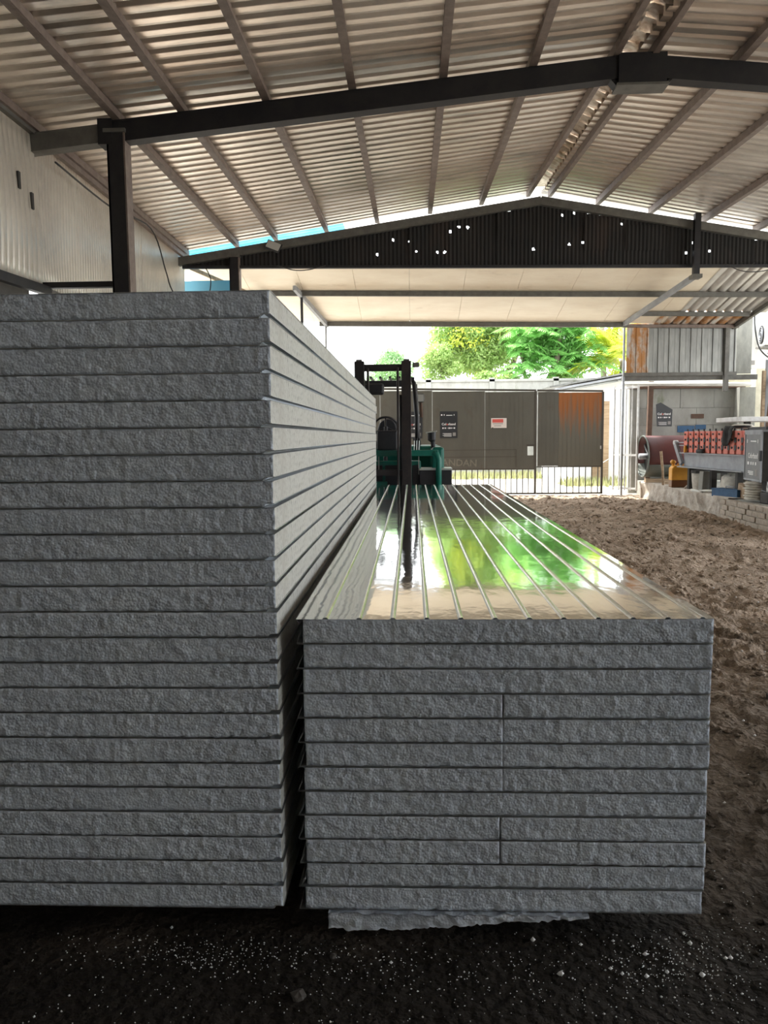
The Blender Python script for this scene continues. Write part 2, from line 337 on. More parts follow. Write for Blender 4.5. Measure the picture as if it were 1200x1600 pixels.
# ================================================================== ROOF (ceiling)
def lerp(a, b, t): return a + (b - a) * t
def Yg(x): return 15.0 + 0.07 * x                                   # skewed line of the far gable
XL, XR, XRG = -4.36, 9.75, 2.46
# underside of the sheets at the near frame (Y=9) and at the far gable
def zroof(x, y):
    if x <= XRG: zn = lerp(5.00, 5.66, (x - XL) / (XRG - XL)); zf = lerp(4.965, 6.10, (x - XL) / (XRG - XL))
    else: zn = lerp(5.66, 4.95, (x - XRG) / (XR - XRG)); zf = lerp(6.10, 4.92, (x - XRG) / (XR - XRG))
    t = (y - 9.0) / (Yg(x) - 9.0)
    return zn + (zf - zn) * max(t, -0.6)
ceil_ = thing('ceiling', (2.46, 6, 5.0)); struct(ceil_)
PITCH = 0.215
def roof_sheet(y0, xa, xb, n, lift, m='roof_zinc', name='roof_sheet'):
    prof = []
    for k in range(n):
        b0 = y0 + k * PITCH
        prof += [(b0, 0.0), (b0 + 0.042, 0.0), (b0 + 0.078, 0.003), (b0 + 0.115, 0.0), (b0 + 0.121, 0.075), (b0 + 0.172, 0.075), (b0 + 0.196, 0.0)]
    prof += [(y0 + n * PITCH, -0.002), (y0 + n * PITCH + 0.042, -0.002)]
    nx = 7; V = []
    wob = random.uniform(-0.006, 0.006)
    for i in range(nx):
        x = lerp(xa, xb, i / (nx - 1))
        for (yy, dz) in prof:
            V.append((x, yy + 0.07 * (x - 2.46) * max(0.0, (yy - 9) / 6), zroof(x, yy) + 0.075 + dz + lift + 0.004 * math.sin(i * 1.7 + yy * 1.3) ))
    return npmesh(name, V, gridfaces(nx, len(prof)), m, ceil_)
y = -5.9; k = 0
while y < 15.0:
    n = 5
    if y + n * PITCH > 15.35: n = 4
    roof_sheet(y, XL - 0.35, XRG - 0.10 + random.uniform(-.02, .02), n, 0.0)
    roof_sheet(y, XRG + 0.10 + random.uniform(-.02, .02), XR + 0.35, n, 0.0)
    y += n * PITCH; k += 1
YE = y
# translucent strip sheets over the end of the roof beyond the gable
for (xa, xb, m) in ((XL - 0.35, -1.3, 'blue_plastic'), (-1.3, XRG - 0.1, 'clear_plastic'), (XRG + 0.1, XR + .35, 'clear_plastic')):
    roof_sheet(YE, xa, xb, 3, 0.004, m, 'skylight_sheet')
# ridge capping: short overlapping pieces of crumpled zinc
yy = -5.5; k = 0
while yy < 15.2:
    mb = MB(); x0, x1 = XRG - 0.34, XRG + 0.34; z = lambda x, y: zroof(x, y) + 0.075
    for (ya, yb) in ((yy, yy + 0.34),):
        ys_ = np.linspace(ya, yb, 4)
        V = [(x, q + 0, lerp(z(x0, q), z(XRG, q) + 0.11, 1 - abs(x - XRG) / 0.34) + 0.024 + random.uniform(-.012, .012) + 0.02 * ((q - ya) / 0.34)) for x in np.linspace(x0, x1, 7) for q in ys_]
    npmesh('ridge_cap', V, gridfaces(7, 4), 'ridge_zinc', ceil_)
    yy += 0.30; k += 1
MB().bar((XRG, -5.9, zroof(XRG, -5.9) + .25), (XRG, 15.95, zroof(XRG, 15.95) + .25), 0.9, .01).build('ridge_flashing', 'ridge_zinc', ceil_)
# purlins
PX = [-4.27, -3.32, -2.58, -1.62, -0.65, 0.36, 1.345, 2.25, 2.67, 3.60, 4.63, 5.66, 6.7, 7.7, 8.7, 9.65]
for x in PX:
    w_ = 0.07 if x not in (2.25, 2.67) else 0.055
    for (ya, yb) in ((-5.9, 9.0), (9.0, Yg(x) + 0.25)):
        a = (x, ya, zroof(x, ya) + 0.018); b = (x, yb, zroof(x, yb) + 0.018)
        mb = MB().bar(a, b, w_, 0.105)
        mb.bar((a[0] + w_ * .5, a[1], a[2] - 0.045), (b[0] + w_ * .5, b[1], b[2] - 0.045), w_ * .5, 0.012)
        mb.build('purlin', 'purlin_steel', ceil_)
# near frame rafters with apex plate, haunch stub, column
def rz(x): return zroof(x, 9.0) - 0.16
def raft(name, m, x0, x1, hgt, y=9.0, wid=0.16, dz=0.0):
    mb = MB(); a = Vector((x0, y, rz(x0) + dz)); b = Vector((x1, y, rz(x1) + dz))
    mb.bar(a, b, 0.06, hgt)
    for s in (-1, 1): mb.bar(a + Vector((0, 0, s * (hgt / 2 - 0.008))), b + Vector((0, 0, s * (hgt / 2 - 0.008))), wid, 0.018)
    mb.bar(a + Vector((0, -wid / 2 + .01, 0)), b + Vector((0, -wid / 2 + .01, 0)), 0.012, hgt - .01)
    return mb.build(name, m, ceil_)
raft('rafter', 'dark_steel', -3.5, XRG, 0.235); raft('rafter', 'dark_steel', XRG, XR, 0.235)
raft('rafter_end', 'grey_steel', -4.5, -3.5, 0.20, dz=-0.005)
mb = MB(); mb.box(2.28, 2.80, 8.90, 9.10, rz(XRG) - 0.20, rz(XRG) + 0.12); mb.build('apex_plate', 'dark_steel', ceil_)
bx('apex_flange', 'grey_steel', ceil_, 2.26, 2.82, 8.88, 9.12, rz(XRG) - 0.225, rz(XRG) - 0.20)
for s in (-1, 1):
    MB().bar((2.54 + s * .27, 9.0, rz(XRG) - 0.20), (2.54 + s * .36, 9.0, rz(XRG) - 0.10), 0.14, 0.03).build('knee_plate', 'dark_steel', ceil_)
MB().box(-3.52, -3.36, 8.9, 9.1, rz(-3.4) - 0.14, rz(-3.4) + 0.14).build('splice_plate', 'dark_steel', ceil_)
# far rafter (top chord of the gable), mossy
def gz(x): return (lerp(4.80, 5.90, (x + 4.3) / 6.76) if x <= XRG else lerp(5.90, 4.80, (x - XRG) / 7.3))
for (xa, xb) in ((-4.4, XRG), (XRG, 9.7)):
    MB().bar((xa, Yg(xa), gz(xa)), (xb, Yg(xb), gz(xb)), 0.12, 0.15).build('gable_rafter', 'grey_steel', ceil_)
# column of the near frame and of the far frame
def column(x, y, ztop, w_, label, zb=0.0):
    t = thing('steel_column', (x, y, zb)); struct(t, label)
    mb = MB(); mb.box(x - w_ / 2, x + w_ / 2, y - w_ / 2, y - w_ / 2 + 0.015, zb, ztop); mb.box(x - w_ / 2, x + w_ / 2, y + w_ / 2 - 0.015, y + w_ / 2, zb, ztop)
    mb.box(x - w_ / 2 + .004, x - w_ / 2 + 0.02, y - w_ / 2, y + w_ / 2, zb, ztop)
    mb.build('shaft', 'dark_steel', t)
    bx('flange', 'purlin_steel', t, x + w_ / 2 - 0.002, x + w_ / 2 + 0.018, y - w_ / 2, y + w_ / 2, zb, ztop)
    bx('cap_plate', 'grey_steel', t, x - w_ / 2 - .03, x + w_ / 2 + .03, y - w_ / 2 - .02, y + w_ / 2 + .02, ztop, ztop + 0.04)
    return t
column(-3.33, 9.0, 4.92, 0.19, 'dark steel column under the near rafter behind the tall stack')
column(-3.33, 14.77, 4.86, 0.17, 'dark steel column at the left end of the far gable')
column(9.5, 9.0, 4.6, 0.19, 'dark steel column on the open side of the shed')
column(9.5, 3.0, 4.6, 0.19, 'steel column near the back of the open side')

# ================================================================== WALLS
wl = thing('wall_left', (-4.4, 5, 0)); struct(wl)
def ribbed(y0, y1, x, z0, z1f, parent, m='wall_sheet', rib=0.075, bow=0.0, name='wall_panel', z1b=None):
    prof = []
    n = max(2, int((y1 - y0) / rib))
    for k in range(n):
        b0 = lerp(y0, y1, k / n); r = (y1 - y0) / n
        prof += [(b0, 0.0), (b0 + r * .86, 0.0), (b0 + r * .90, -0.007), (b0 + r * .96, -0.007)]
    prof.append((y1, 0.0))
    V = []; nz = 9
    for (yy, dx) in prof:
        zt = z1f(yy)
        for i in range(nz):
            t = i / (nz - 1); V.append((x + dx + bow * math.sin(t * 3.0 + .3) + 0.012 * math.sin(yy * 2.3 + t * 4), yy, lerp(z0, zt, t)))
    return npmesh(name, V, gridfaces(len(prof), nz), m, parent, solid=0.004)
ztl = lambda yy: zroof(XL, yy) + 0.02
yy = 9.0
for k in range(5):
    ribbed(yy, yy + 1.215, -4.36 + 0.006 * (k % 2), 3.26, lambda q: ztl(q) - 0.05, wl); yy += 1.2
yy = 7.78
for k in range(12):
    ribbed(yy - .01, yy + 1.215, -4.30 if k == 0 else -4.33, 3.16, lambda q: ztl(q) - 0.08, wl, rib=0.11, bow=0.035 if k == 0 else 0.0, name='wall_panel'); yy -= 1.2
MB().bar((-4.28, -5.9, ztl(-5.9) - .04), (-4.28, 9.0, ztl(9) - .04), 0.06, 0.10).build('eave_beam', 'grey_steel', wl)
MB().bar((-4.28, 9.0, ztl(9) - .06), (-4.28, 14.7, ztl(14.7) - .06), 0.06, 0.11).build('eave_beam', 'purlin_steel', wl)
bx('rail', 'dark_steel', wl, -4.34, -3.43, 8.97, 9.05, 3.235, 3.30)
MB().bar((-4.22, 6.0, 3.10), (-4.22, 9.0, 3.20), 0.08, 0.10).build('rail', 'dark_steel', wl)
MB().bar((-4.3, 9.0, 3.22), (-4.3, 14.7, 3.22), 0.06, 0.08).build('rail', 'grey_steel', wl)
bx('lower_wall', 'white_wall', wl, -4.55, -4.42, 8.9, 15.0, 0, 2.95); bx('lower_wall', 'cab_dark', wl, -4.50, -4.40, -5.9, 8.9, 0, 3.25)
for (p0, z0) in ((8.50, 4.30), (8.78, 4.16)):
    bx('dark_slot', 'cab_dark', wl, -4.275, -4.250, p0, p0 + .045, z0 - .09, z0 + .09)
wb = thing('wall_back_unseen', (2.5, -5.9, 0)); struct(wb)  # unseen wall put behind the camera to keep the front faces dim
bx('wall_panel', 'wall_sheet', wb, -4.5, 9.9, -6.0, -5.9, 0.0, 4.7)
g = MB(); g.prism([(-4.5, -5.9, 4.7), (9.9, -5.9, 4.7), (XRG, -5.9, 5.8)], (0, -0.1, 0)); g.build('gable_panel', 'gable_sheet', wb)
wr = thing('wall_right_unseen', (9.75, 0, 0)); struct(wr)  # unseen wall, cut short to tune the light from the open side
bx('wall_panel', 'wall_sheet', wr, 9.75, 9.85, -5.9, -1.9, 0, 4.9)

# far gable of dark corrugated sheets with holes
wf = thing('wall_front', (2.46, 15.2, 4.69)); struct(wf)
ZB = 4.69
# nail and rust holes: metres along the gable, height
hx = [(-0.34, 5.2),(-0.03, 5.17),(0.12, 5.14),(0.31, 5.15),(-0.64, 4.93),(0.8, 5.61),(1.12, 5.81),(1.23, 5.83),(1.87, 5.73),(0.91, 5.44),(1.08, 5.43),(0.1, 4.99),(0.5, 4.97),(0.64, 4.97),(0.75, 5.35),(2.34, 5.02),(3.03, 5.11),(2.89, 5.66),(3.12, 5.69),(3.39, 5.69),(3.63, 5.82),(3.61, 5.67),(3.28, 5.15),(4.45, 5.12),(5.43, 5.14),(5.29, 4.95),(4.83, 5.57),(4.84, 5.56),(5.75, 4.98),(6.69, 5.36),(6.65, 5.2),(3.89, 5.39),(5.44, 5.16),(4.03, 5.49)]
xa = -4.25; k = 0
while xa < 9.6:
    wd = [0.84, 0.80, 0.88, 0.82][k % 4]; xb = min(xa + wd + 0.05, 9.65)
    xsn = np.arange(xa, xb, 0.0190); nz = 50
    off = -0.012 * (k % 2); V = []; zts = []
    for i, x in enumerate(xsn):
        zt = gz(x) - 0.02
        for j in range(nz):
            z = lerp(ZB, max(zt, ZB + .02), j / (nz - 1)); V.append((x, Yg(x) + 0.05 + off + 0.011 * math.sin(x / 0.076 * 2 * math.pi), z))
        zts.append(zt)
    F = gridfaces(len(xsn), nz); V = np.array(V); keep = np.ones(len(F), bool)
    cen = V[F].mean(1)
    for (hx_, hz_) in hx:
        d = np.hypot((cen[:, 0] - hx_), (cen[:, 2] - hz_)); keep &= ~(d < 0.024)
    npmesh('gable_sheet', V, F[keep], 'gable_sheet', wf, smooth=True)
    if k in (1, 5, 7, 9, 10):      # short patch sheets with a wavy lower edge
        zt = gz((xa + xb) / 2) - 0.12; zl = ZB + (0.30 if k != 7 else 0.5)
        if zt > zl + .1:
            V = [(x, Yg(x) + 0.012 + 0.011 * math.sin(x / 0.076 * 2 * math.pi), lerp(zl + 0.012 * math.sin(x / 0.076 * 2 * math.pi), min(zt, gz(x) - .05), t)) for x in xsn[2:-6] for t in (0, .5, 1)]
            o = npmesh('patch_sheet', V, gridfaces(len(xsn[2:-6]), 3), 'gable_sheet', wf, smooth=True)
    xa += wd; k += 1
MB().bar((-4.3, Yg(-4.3), ZB), (9.7, Yg(9.7), ZB), 0.08, 0.05).build('bottom_chord', 'dark_steel', wf)
bx('hanger_post', 'dark_steel', wf, 5.36, 5.47, 15.15, 15.26, 4.47, 5.62)
bx('hanger_foot', 'grey_steel', wf, 5.34, 5.52, 15.14, 15.36, 4.43, 4.50)

# awning of cream sandwich panels beyond the gable
def za(x, y): return 4.93 - 0.205 * (y - 15.0) - 0.018 * (x - 1.0)
aw = thing('awning', (1.5, 16.8, 4.5)); struct(aw, 'sloping awning of cream panels and zinc sheets beyond the gable')
def awn(x0, x1, y0, y1, m, dz=0.0, t=0.05, skew=0.0):
    V = []
    for (x, yy) in ((x0, y0), (x1, y0), (x1 + skew, y1), (x0 + skew, y1)): V.append((x, yy, za(x, yy) + dz))
    mb = MB(); mb.prism(V, (0, 0, t)); return mb.build('awning_panel', m, aw, bevel=0.004)
xa = -4.6
while xa < 6.0:
    for (y0, y1) in ((15.5, 16.86), (16.862, 18.72)):
        awn(xa + .002, min(xa + 1.138, 6.1), y0, y1, 'awning_panel', 0.003 * random.random())
    xa += 1.14
mb = MB(); mb.prism([(x, yy, za(x, yy) + .056) for (x, yy) in ((-4.6, 15.5), (6.1, 15.5), (6.1, 18.72), (-4.6, 18.72))], (0, 0, .01)); mb.build('cover_sheet', 'zinc_sheet', aw)
def zsheet(x0, x1, y0, y1, m, dz=0.0):
    pr = []; n = max(2, int(round((x1 - x0) / 0.2)))
    for k in range(n):
        b0 = lerp(x0, x1, k / n); r = (x1 - x0) / n
        pr += [(b0, 0), (b0 + r * .62, 0), (b0 + r * .70, 0.035), (b0 + r * .92, 0.035)]
    pr.append((x1, 0)); V = [(x, yy, za(x, yy) + d + dz) for (x, d) in pr for yy in np.linspace(y0, y1, 4)]
    return npmesh('zinc_sheet', V, gridfaces(len(pr), 4), m, aw)
xa = 6.06
while xa < 8.8:
    zsheet(xa, xa + 0.82, 15.5, 16.9, 'zinc_pale', -.004); zsheet(xa, xa + 0.82, 16.85, 17.98, 'zinc_pale', -.008); xa += 0.8
xa = 5.72
while xa < 7.6:
    zsheet(xa, xa + .66, 17.95, 18.80, 'zinc_rust', -.014); xa += 0.64
for (y0, xx0, xx1, hh, m) in ((16.82, -4.5, 8.9, 0.10, 'grey_steel'), (18.66, -2.2, 5.1, 0.10, 'grey_steel'), (17.94, 5.15, 7.6, 0.09, 'grey_steel'), (18.72, 5.0, 7.7, 0.07, 'purlin_steel')):
    MB().bar((xx0, y0, za(xx0, y0) - .06), (xx1, y0, za(xx1, y0) - .06), 0.07, hh).build('awning_beam', m, aw)
MB().bar((5.45, 15.25, 4.50), (5.00, 18.72, 4.06), 0.07, 0.10).build('awning_rafter', 'beam_grey', aw)
MB().bar((-2.45, 16.4, za(-2.4, 16.4) - .10), (-2.02, 18.76, za(-2, 18.76) - .06), 0.07, 0.10).build('awning_rafter', 'beam_grey', aw)
MB().bar((7.62, 18.80, za(7.6, 18.8) - .05), (7.95, 15.4, za(7.95, 15.4) - .05), 0.07, 0.10).build('awning_rafter', 'grey_steel', aw)
MB().bar((-4.2, 14.9, 4.72), (-3.2, 16.8, 4.45), 0.05, 0.06).build('awning_rafter', 'wood', aw)
for (x, y_, zt) in ((-2.36, 16.82, za(-2.36, 16.82) - .06), ):
    MB().tube([(x, y_, zt), (x, y_, 0.0)], 0.03, 8).build('awning_post', 'dark_steel', aw)
MB().tube([(-2.05, 18.7, 4.15), (-2.1, 18.7, 0.0)], 0.022, 8).build('awning_post', 'grey_steel', aw)
bx('blue_panel', 'blue_wall', aw, -4.75, -3.6, 15.5, 15.56, 3.6, 4.60)

# ================================================================== STACKS OF PANELS
TP = 0.0752
def panel(x0, x1, y0, y1, z0, kind, idx, cols, label, group, split=None, gap=0.0025, top=False):
    t = thing('sandwich_panel', ((x0 + x1) / 2, y0, z0), label, 'panel', group)
    th = TP - 0.0017; zt = z0 + th; r = np.random.default_rng(idx + (100 if kind == 'low' else 0))
    dy = r.uniform(-.003, .003)
    def core(xa, xb):
        # front face: a fine broken-foam grid; the rest a plain box, with a rebate along the edge towards the aisle
        nx = int((xb - xa) / 0.0065) + 1; nz = 12
        X, Z = np.meshgrid(np.linspace(xa, xb, nx), np.linspace(z0 + 0.0016, zt - 0.0009, nz), indexing='ij')
        D = 0.0052 * fbm(X * 75 + idx * 7, Z * 75 + idx * 3, 3) + 0.003 * fbm(X * 9 + idx, Z * 20, 2)
        edge = (np.minimum(Z - Z.min(), Z.max() - Z) < 0.004) * np.abs(r.normal(0, .0016, Z.shape))
        if kind == 'tall':
            nt = (X > x1 - 0.026); Z = np.where(nt, np.maximum(Z, z0 + 0.0105), Z)
        V = np.stack([X, y0 + dy + D + edge, Z], -1).reshape(-1, 3); F = gridfaces(nx, nz)
        # back box
        n0 = len(V); ring = []
        bv = [(xa, y1, z0 + 0.0010), (xb, y1, z0 + 0.0010), (xb, y1, zt - .0008), (xa, y1, zt - .0008)]
        V = np.concatenate([V, np.array(bv)]); F = [tuple(f) for f in F]
        bl = [i * nz for i in range(nx)]; tl = [i * nz + nz - 1 for i in range(nx)]
        lf = list(range(nz)); rt = [(nx - 1) * nz + j for j in range(nz)]
        F.append(tuple(bl[::-1] + [n0, n0 + 1])); F.append(tuple(tl + [n0 + 2, n0 + 3]))
        F.append(tuple(lf + [n0 + 3, n0])); side = len(F); F.append(tuple(rt[::-1] + [n0 + 1, n0 + 2])); F.append((n0 + 3, n0 + 2, n0 + 1, n0))
        o_ = ORG[t.name]; me = bpy.data.meshes.new('foam_core'); me.from_pydata([tuple(p - np.array(o_)) for p in V], [], F); me.update()
        me.materials.append(MATS['foam']); me.materials.append(MATS['foam_side'])
        sm = np.zeros(len(me.polygons), bool); sm[:side - 3] = True; me.polygons.foreach_set('use_smooth', sm)
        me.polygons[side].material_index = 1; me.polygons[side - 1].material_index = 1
        return link('foam_core', me, None, t)
    if split: core(x0, split - gap / 2); core(split + gap / 2, x1)
    else: core(x0, x1)
    f = 0.0009
    if kind == 'tall':
        mb = MB(); mb.box(x0 - .004, x1 + .003, y0 - .001, y1, zt - f, zt)
        mb.build('top_sheet', 'sheet_edge', t)
        mb = MB(); mb.box(x0, x1 - 0.030, y0 + .001, y1, z0, z0 + f)
        mb.bar((x1 - 0.030, y0 + .001, z0 + .0006), (x1 - 0.030, y1, z0 + .0006), .001, f)
        mb.prism([(x1 - .031, y0 + .001, z0), (x1 - .031, y0 + .001, z0 + f), (x1 - .024, y0 + .001, z0 + .0105), (x1 + .003, y0 + .001, z0 + .0105), (x1 + .003, y0 + .001, z0 + .009), (x1 - .023, y0 + .001, z0 + .009)][::-1], (0, y1 - y0, 0))
        mb.build('bottom_sheet', 'sheet_edge', t)
    else:
        xl = x0 - 0.020
        mb = MB()
        if top:
            pr = [(xl, zt)]
            xr0 = x0 + 0.066
            k = 0
            while xr0 + k * 0.099 < x1 - 0.03:
                b0 = xr0 + k * 0.099; pr += [(b0 - .0085, zt), (b0 - .0045, zt + .0045), (b0 + .0045, zt + .0045), (b0 + .0085, zt)]; k += 1
            pr += [(x1 + .003, zt)]
            nY = 60; V = []
            for (x, z) in pr:
                for yy in np.linspace(y0 - .004, y1, nY):
                    V.append((x, yy + (0.0015 * math.sin(x * 47) if yy < y0 else 0), z + 0.0005 * math.sin(yy * 5 + x * 3)))
            # flat pans glossy, ribs in their own part
            pan = [i for i in range(len(pr) - 1) if pr[i][1] == zt and pr[i + 1][1] == zt]
            F = gridfaces(len(pr), nY); F = F.reshape(len(pr) - 1, nY - 1, 4)
            npmesh('top_sheet', V, F[pan].reshape(-1, 4)[:, ::-1], 'sheet_gloss', t, smooth=True)
            for i in range(len(pr) - 1):
                if pr[i + 1][1] > zt and pr[i][1] == zt:
                    Vr = np.array(V).reshape(len(pr), nY, 3)[i:i + 4]
                    npmesh('rib', Vr.reshape(-1, 3), gridfaces(4, nY), 'sheet_rib', t)
            mb.prism([(xl, y0 - .003, zt - .0008), (xl + .0015, y0 - .003, zt - .0008), (xl + .012, y0 - .003, zt - .014), (xl + .0105, y0 - .003, zt - .015)], (0, y1 - y0, 0))
            mb.build('lip', 'sheet_edge', t)
        else:
            mb.box(xl, x1 + .002, y0 - .001, y1, zt - f, zt); mb.build('top_sheet', 'sheet_edge', t)
        mb = MB(); mb.box(xl, x1, y0 + .001, y1, z0, z0 + f)
        a = r.uniform(.010, .016)
        mb.prism([(xl, y0, z0 + f), (xl + .002, y0, z0 + f), (xl + a, y0, z0 + r.uniform(.018, .034)), (xl + a - .002, y0, z0 + .030)], (0, y1 - y0, 0))
        mb.build('bottom_sheet', 'sheet_edge', t)
    return t
ZL = 0.082
for i in range(24):
    n = 23 - i
    lab = 'topmost foam-core panel of the tall left stack' if n == 0 else 'lowest foam-core panel of the tall left stack' if n == 23 else ORD[n] + ' foam-core panel from the top of the tall left stack'
    ex = random.uniform(-.003, .002)
    panel(-1.62 + ex, -0.392 + ex, 2.15, 8.36 + random.uniform(-.02, .03) + (0.25 if n == 1 else 0), ZL + i * 0.0752, 'tall', i, None, lab, 'panels of the tall stack')
ZR = 0.050
SPL = {3: .0035, 4: .0004, 5: .0004, 6: .0004, 8: .0035, 9: .0035}
for i in range(12):
    n = 11 - i
    lab = 'topmost panel of the low right stack with glossy ribbed metal skin' if n == 0 else 'lowest foam-core panel of the low right stack' if n == 11 else ORD[n] + ' foam-core panel from the top of the low right stack'
    ex = random.uniform(-.003, .003) - (0.004 if n > 6 else 0)
    panel(-0.325 + ex, 0.862 + ex, 2.20, 8.42 + random.uniform(-.02, .02), ZR + i * 0.0752, 'low', i, None, lab, 'panels of the low stack', split=(0.262 if n < 8 else 0.255) if n in SPL else None, gap=SPL.get(n, 0), top=(n == 0))
# foam scraps and bearers under the stacks
def scrap(x0, x1, y0, y1, z1, z1b, label, seed):
    nx = 90; nz = 7; X, T = np.meshgrid(np.linspace(x0, x1, nx), np.linspace(0, 1, nz), indexing='ij')
    zt = lerp(z1, z1b, (X - x0) / (x1 - x0)); zbm = 0.045 * np.clip(((X - x0) / (x1 - x0) - 0.2) / 0.8, 0, 1)
    Z = lerp(zbm - 0.004, zt, T); D = 0.012 * fbm(X * 50 + seed, Z * 60, 3) + 0.01 * fbm(X * 9, Z * 4 + seed, 2)
    Z = Z + (T == 0) * 0.008 * fbm(X * 60, X * 0 + seed, 3)
    V = np.concatenate([np.stack([X, y0 + D, Z], -1).reshape(-1, 3), np.stack([X, np.full_like(X, y1), Z], -1).reshape(-1, 3)])
    F = gridfaces(nx, nz)[:, ::-1]; n0 = nx * nz; F2 = gridfaces(nx, nz) + n0
    tp = np.array([[i * nz + nz - 1, (i + 1) * nz + nz - 1, n0 + (i + 1) * nz + nz - 1, n0 + i * nz + nz - 1] for i in range(nx - 1)])
    bt = np.array([[(i + 1) * nz, i * nz, n0 + i * nz, n0 + (i + 1) * nz] for i in range(nx - 1)])
    sl = np.array([[j + 1, j, n0 + j, n0 + j + 1] for j in range(nz - 1)])
    o = npmesh('foam_scrap', V, np.concatenate([F, F2, tp, bt, sl]), 'foam'); return tag(o, label, 'foam scrap')
scrap(-0.262, 0.52, 2.185, 8.0, 0.0485, 0.0485, 'ragged white foam scrap slab wedged under the low stack', 3)
for i, (yy, lb) in enumerate(((2.75, 'front'), (5.2, 'middle'), (7.7, 'rear'))):
    bx('timber_bearer', 'wood', None, -1.55, -0.50, yy, yy + .12, -0.01, ZL - .001); o = bpy.data.objects[-1] if False else None
for o in [q for q in col.objects if q.name.startswith('timber_bearer')]:
    y0 = o.data.vertices[0].co.y; tag(o, ('front' if y0 < 4 else 'middle' if y0 < 7 else 'rear') + ' timber bearer in the dark under the tall stack', 'bearer', 'bearers under the tall stack')

# ================================================================== GATE
gt = thing('sliding_gate', (2.9, 19.2, 0.0), 'tall grey-brown metal gate with barred foot and posters, right leaf rusty', 'gate')
YG = 19.20
def ztop(x): return lerp(2.66, 2.545, (x + .85) / 5.5)
def gpanel(x0, x1, z0, m, hole=None):
    mb = MB(); zt = min(ztop(x0), ztop(x1)) - 0.03
    if hole:
        hx0, hx1, hz0, hz1 = hole
        mb.box(x0, hx0, YG - .02, YG + .02, z0, zt); mb.box(hx1, x1, YG - .02, YG + .02, z0, zt)
        mb.box(hx0, hx1, YG - .02, YG + .02, z0, hz0); mb.box(hx0, hx1, YG - .02, YG + .02, hz1, zt)
    else: mb.box(x0, x1, YG - .02, YG + .02, z0, zt)
    n = int((x1 - x0) / 0.1)
    for k in range(1, n): xx = lerp(x0, x1, k / n); (mb.box(xx - .004, xx + .004, YG - .0235, YG - .0195, z0, zt) if not hole or not (hole[0] - .02 < xx < hole[1] + .02) else None)
    return mb.build('panel', m, gt)
edges = [-3.4, -2.10, -0.79, 0.50, 1.80, 3.04]
for a, b in zip(edges[:-1], edges[1:]):
    gpanel(a + .003, b - .003, 0.665, 'gate_sheet', (2.85, 3.00, 0.99, 1.21) if b > 3 else None)
gpanel(3.10, 3.60, 0.72, 'gate_sheet'); gpanel(3.605, 4.66, 0.715, 'gate_rust')
MB().bar((-3.4, YG, ztop(-3.4)), (3.05, YG, ztop(3.05)), 0.05, 0.045).build('top_rail', 'gate_bar', gt)
MB().bar((3.08, YG, ztop(3.08)), (4.68, YG, ztop(4.68)), 0.05, 0.045).build('top_rail', 'gate_bar', gt)
MB().box(-3.4, 3.05, YG - .02, YG + .02, 0.635, 0.665).build('middle_rail', 'gate_bar', gt)
MB().box(3.08, 4.68, YG - .02, YG + .02, 0.685, 0.715).build('middle_rail', 'gate_bar', gt)
MB().box(-3.4, 3.05, YG - .025, YG + .025, 0.02, 0.06).build('bottom_rail', 'gate_bar', gt)
MB().box(3.08, 4.68, YG - .025, YG + .025, 0.02, 0.06).build('bottom_rail', 'gate_bar', gt)
me0 = None
def gbar(x, zt):
    global me0
    if me0 is None:
        me0 = MB().box(2.9 - .011, 2.9 + .011, YG - .011, YG + .011, 0.0, 1.0).build('bar', 'gate_bar', gt); o = me0
    else:
        o = me0.copy(); col.objects.link(o); o.parent = gt
    o.location = (x - 2.9, 0, 0.06); o.scale = (1, 1, zt - 0.06)
x = -0.6
while x < 2.98: gbar(x, 0.636); x += 0.139
x = 3.22
while x < 4.62: gbar(x, 0.686); x += 0.152
for x0 in (3.02, 4.655): bx('stile', 'gate_bar', gt, x0, x0 + .05, YG - .03, YG + .03, 0.02, ztop(x0) - .02)
bx('seam_strip', 'gate_bar', gt, .72, 2.58, YG - .027, YG - .022, 1.125, 1.14); bx('seam_strip', 'gate_bar', gt, .45, 2.58, YG - .027, YG - .022, 0.95, 0.965); bx('seam_strip', 'gate_bar', gt, 2.56, 2.575, YG - .027, YG - .022, 0.70, 1.13)
bx('latch_plate', 'gate_bar', gt, 2.82, 3.03, YG - .04, YG - .02, 1.22, 1.26)
bx('lock_hole', 'white_steel', gt, 4.625, 4.655, YG - .036, YG - .03, 1.13, 1.21)
XZ = Matrix(((1, 0, 0, 0), (0, 0, -1, 0), (0, 1, 0, 0), (0, 0, 0, 1)))       # text plane: facing -Y
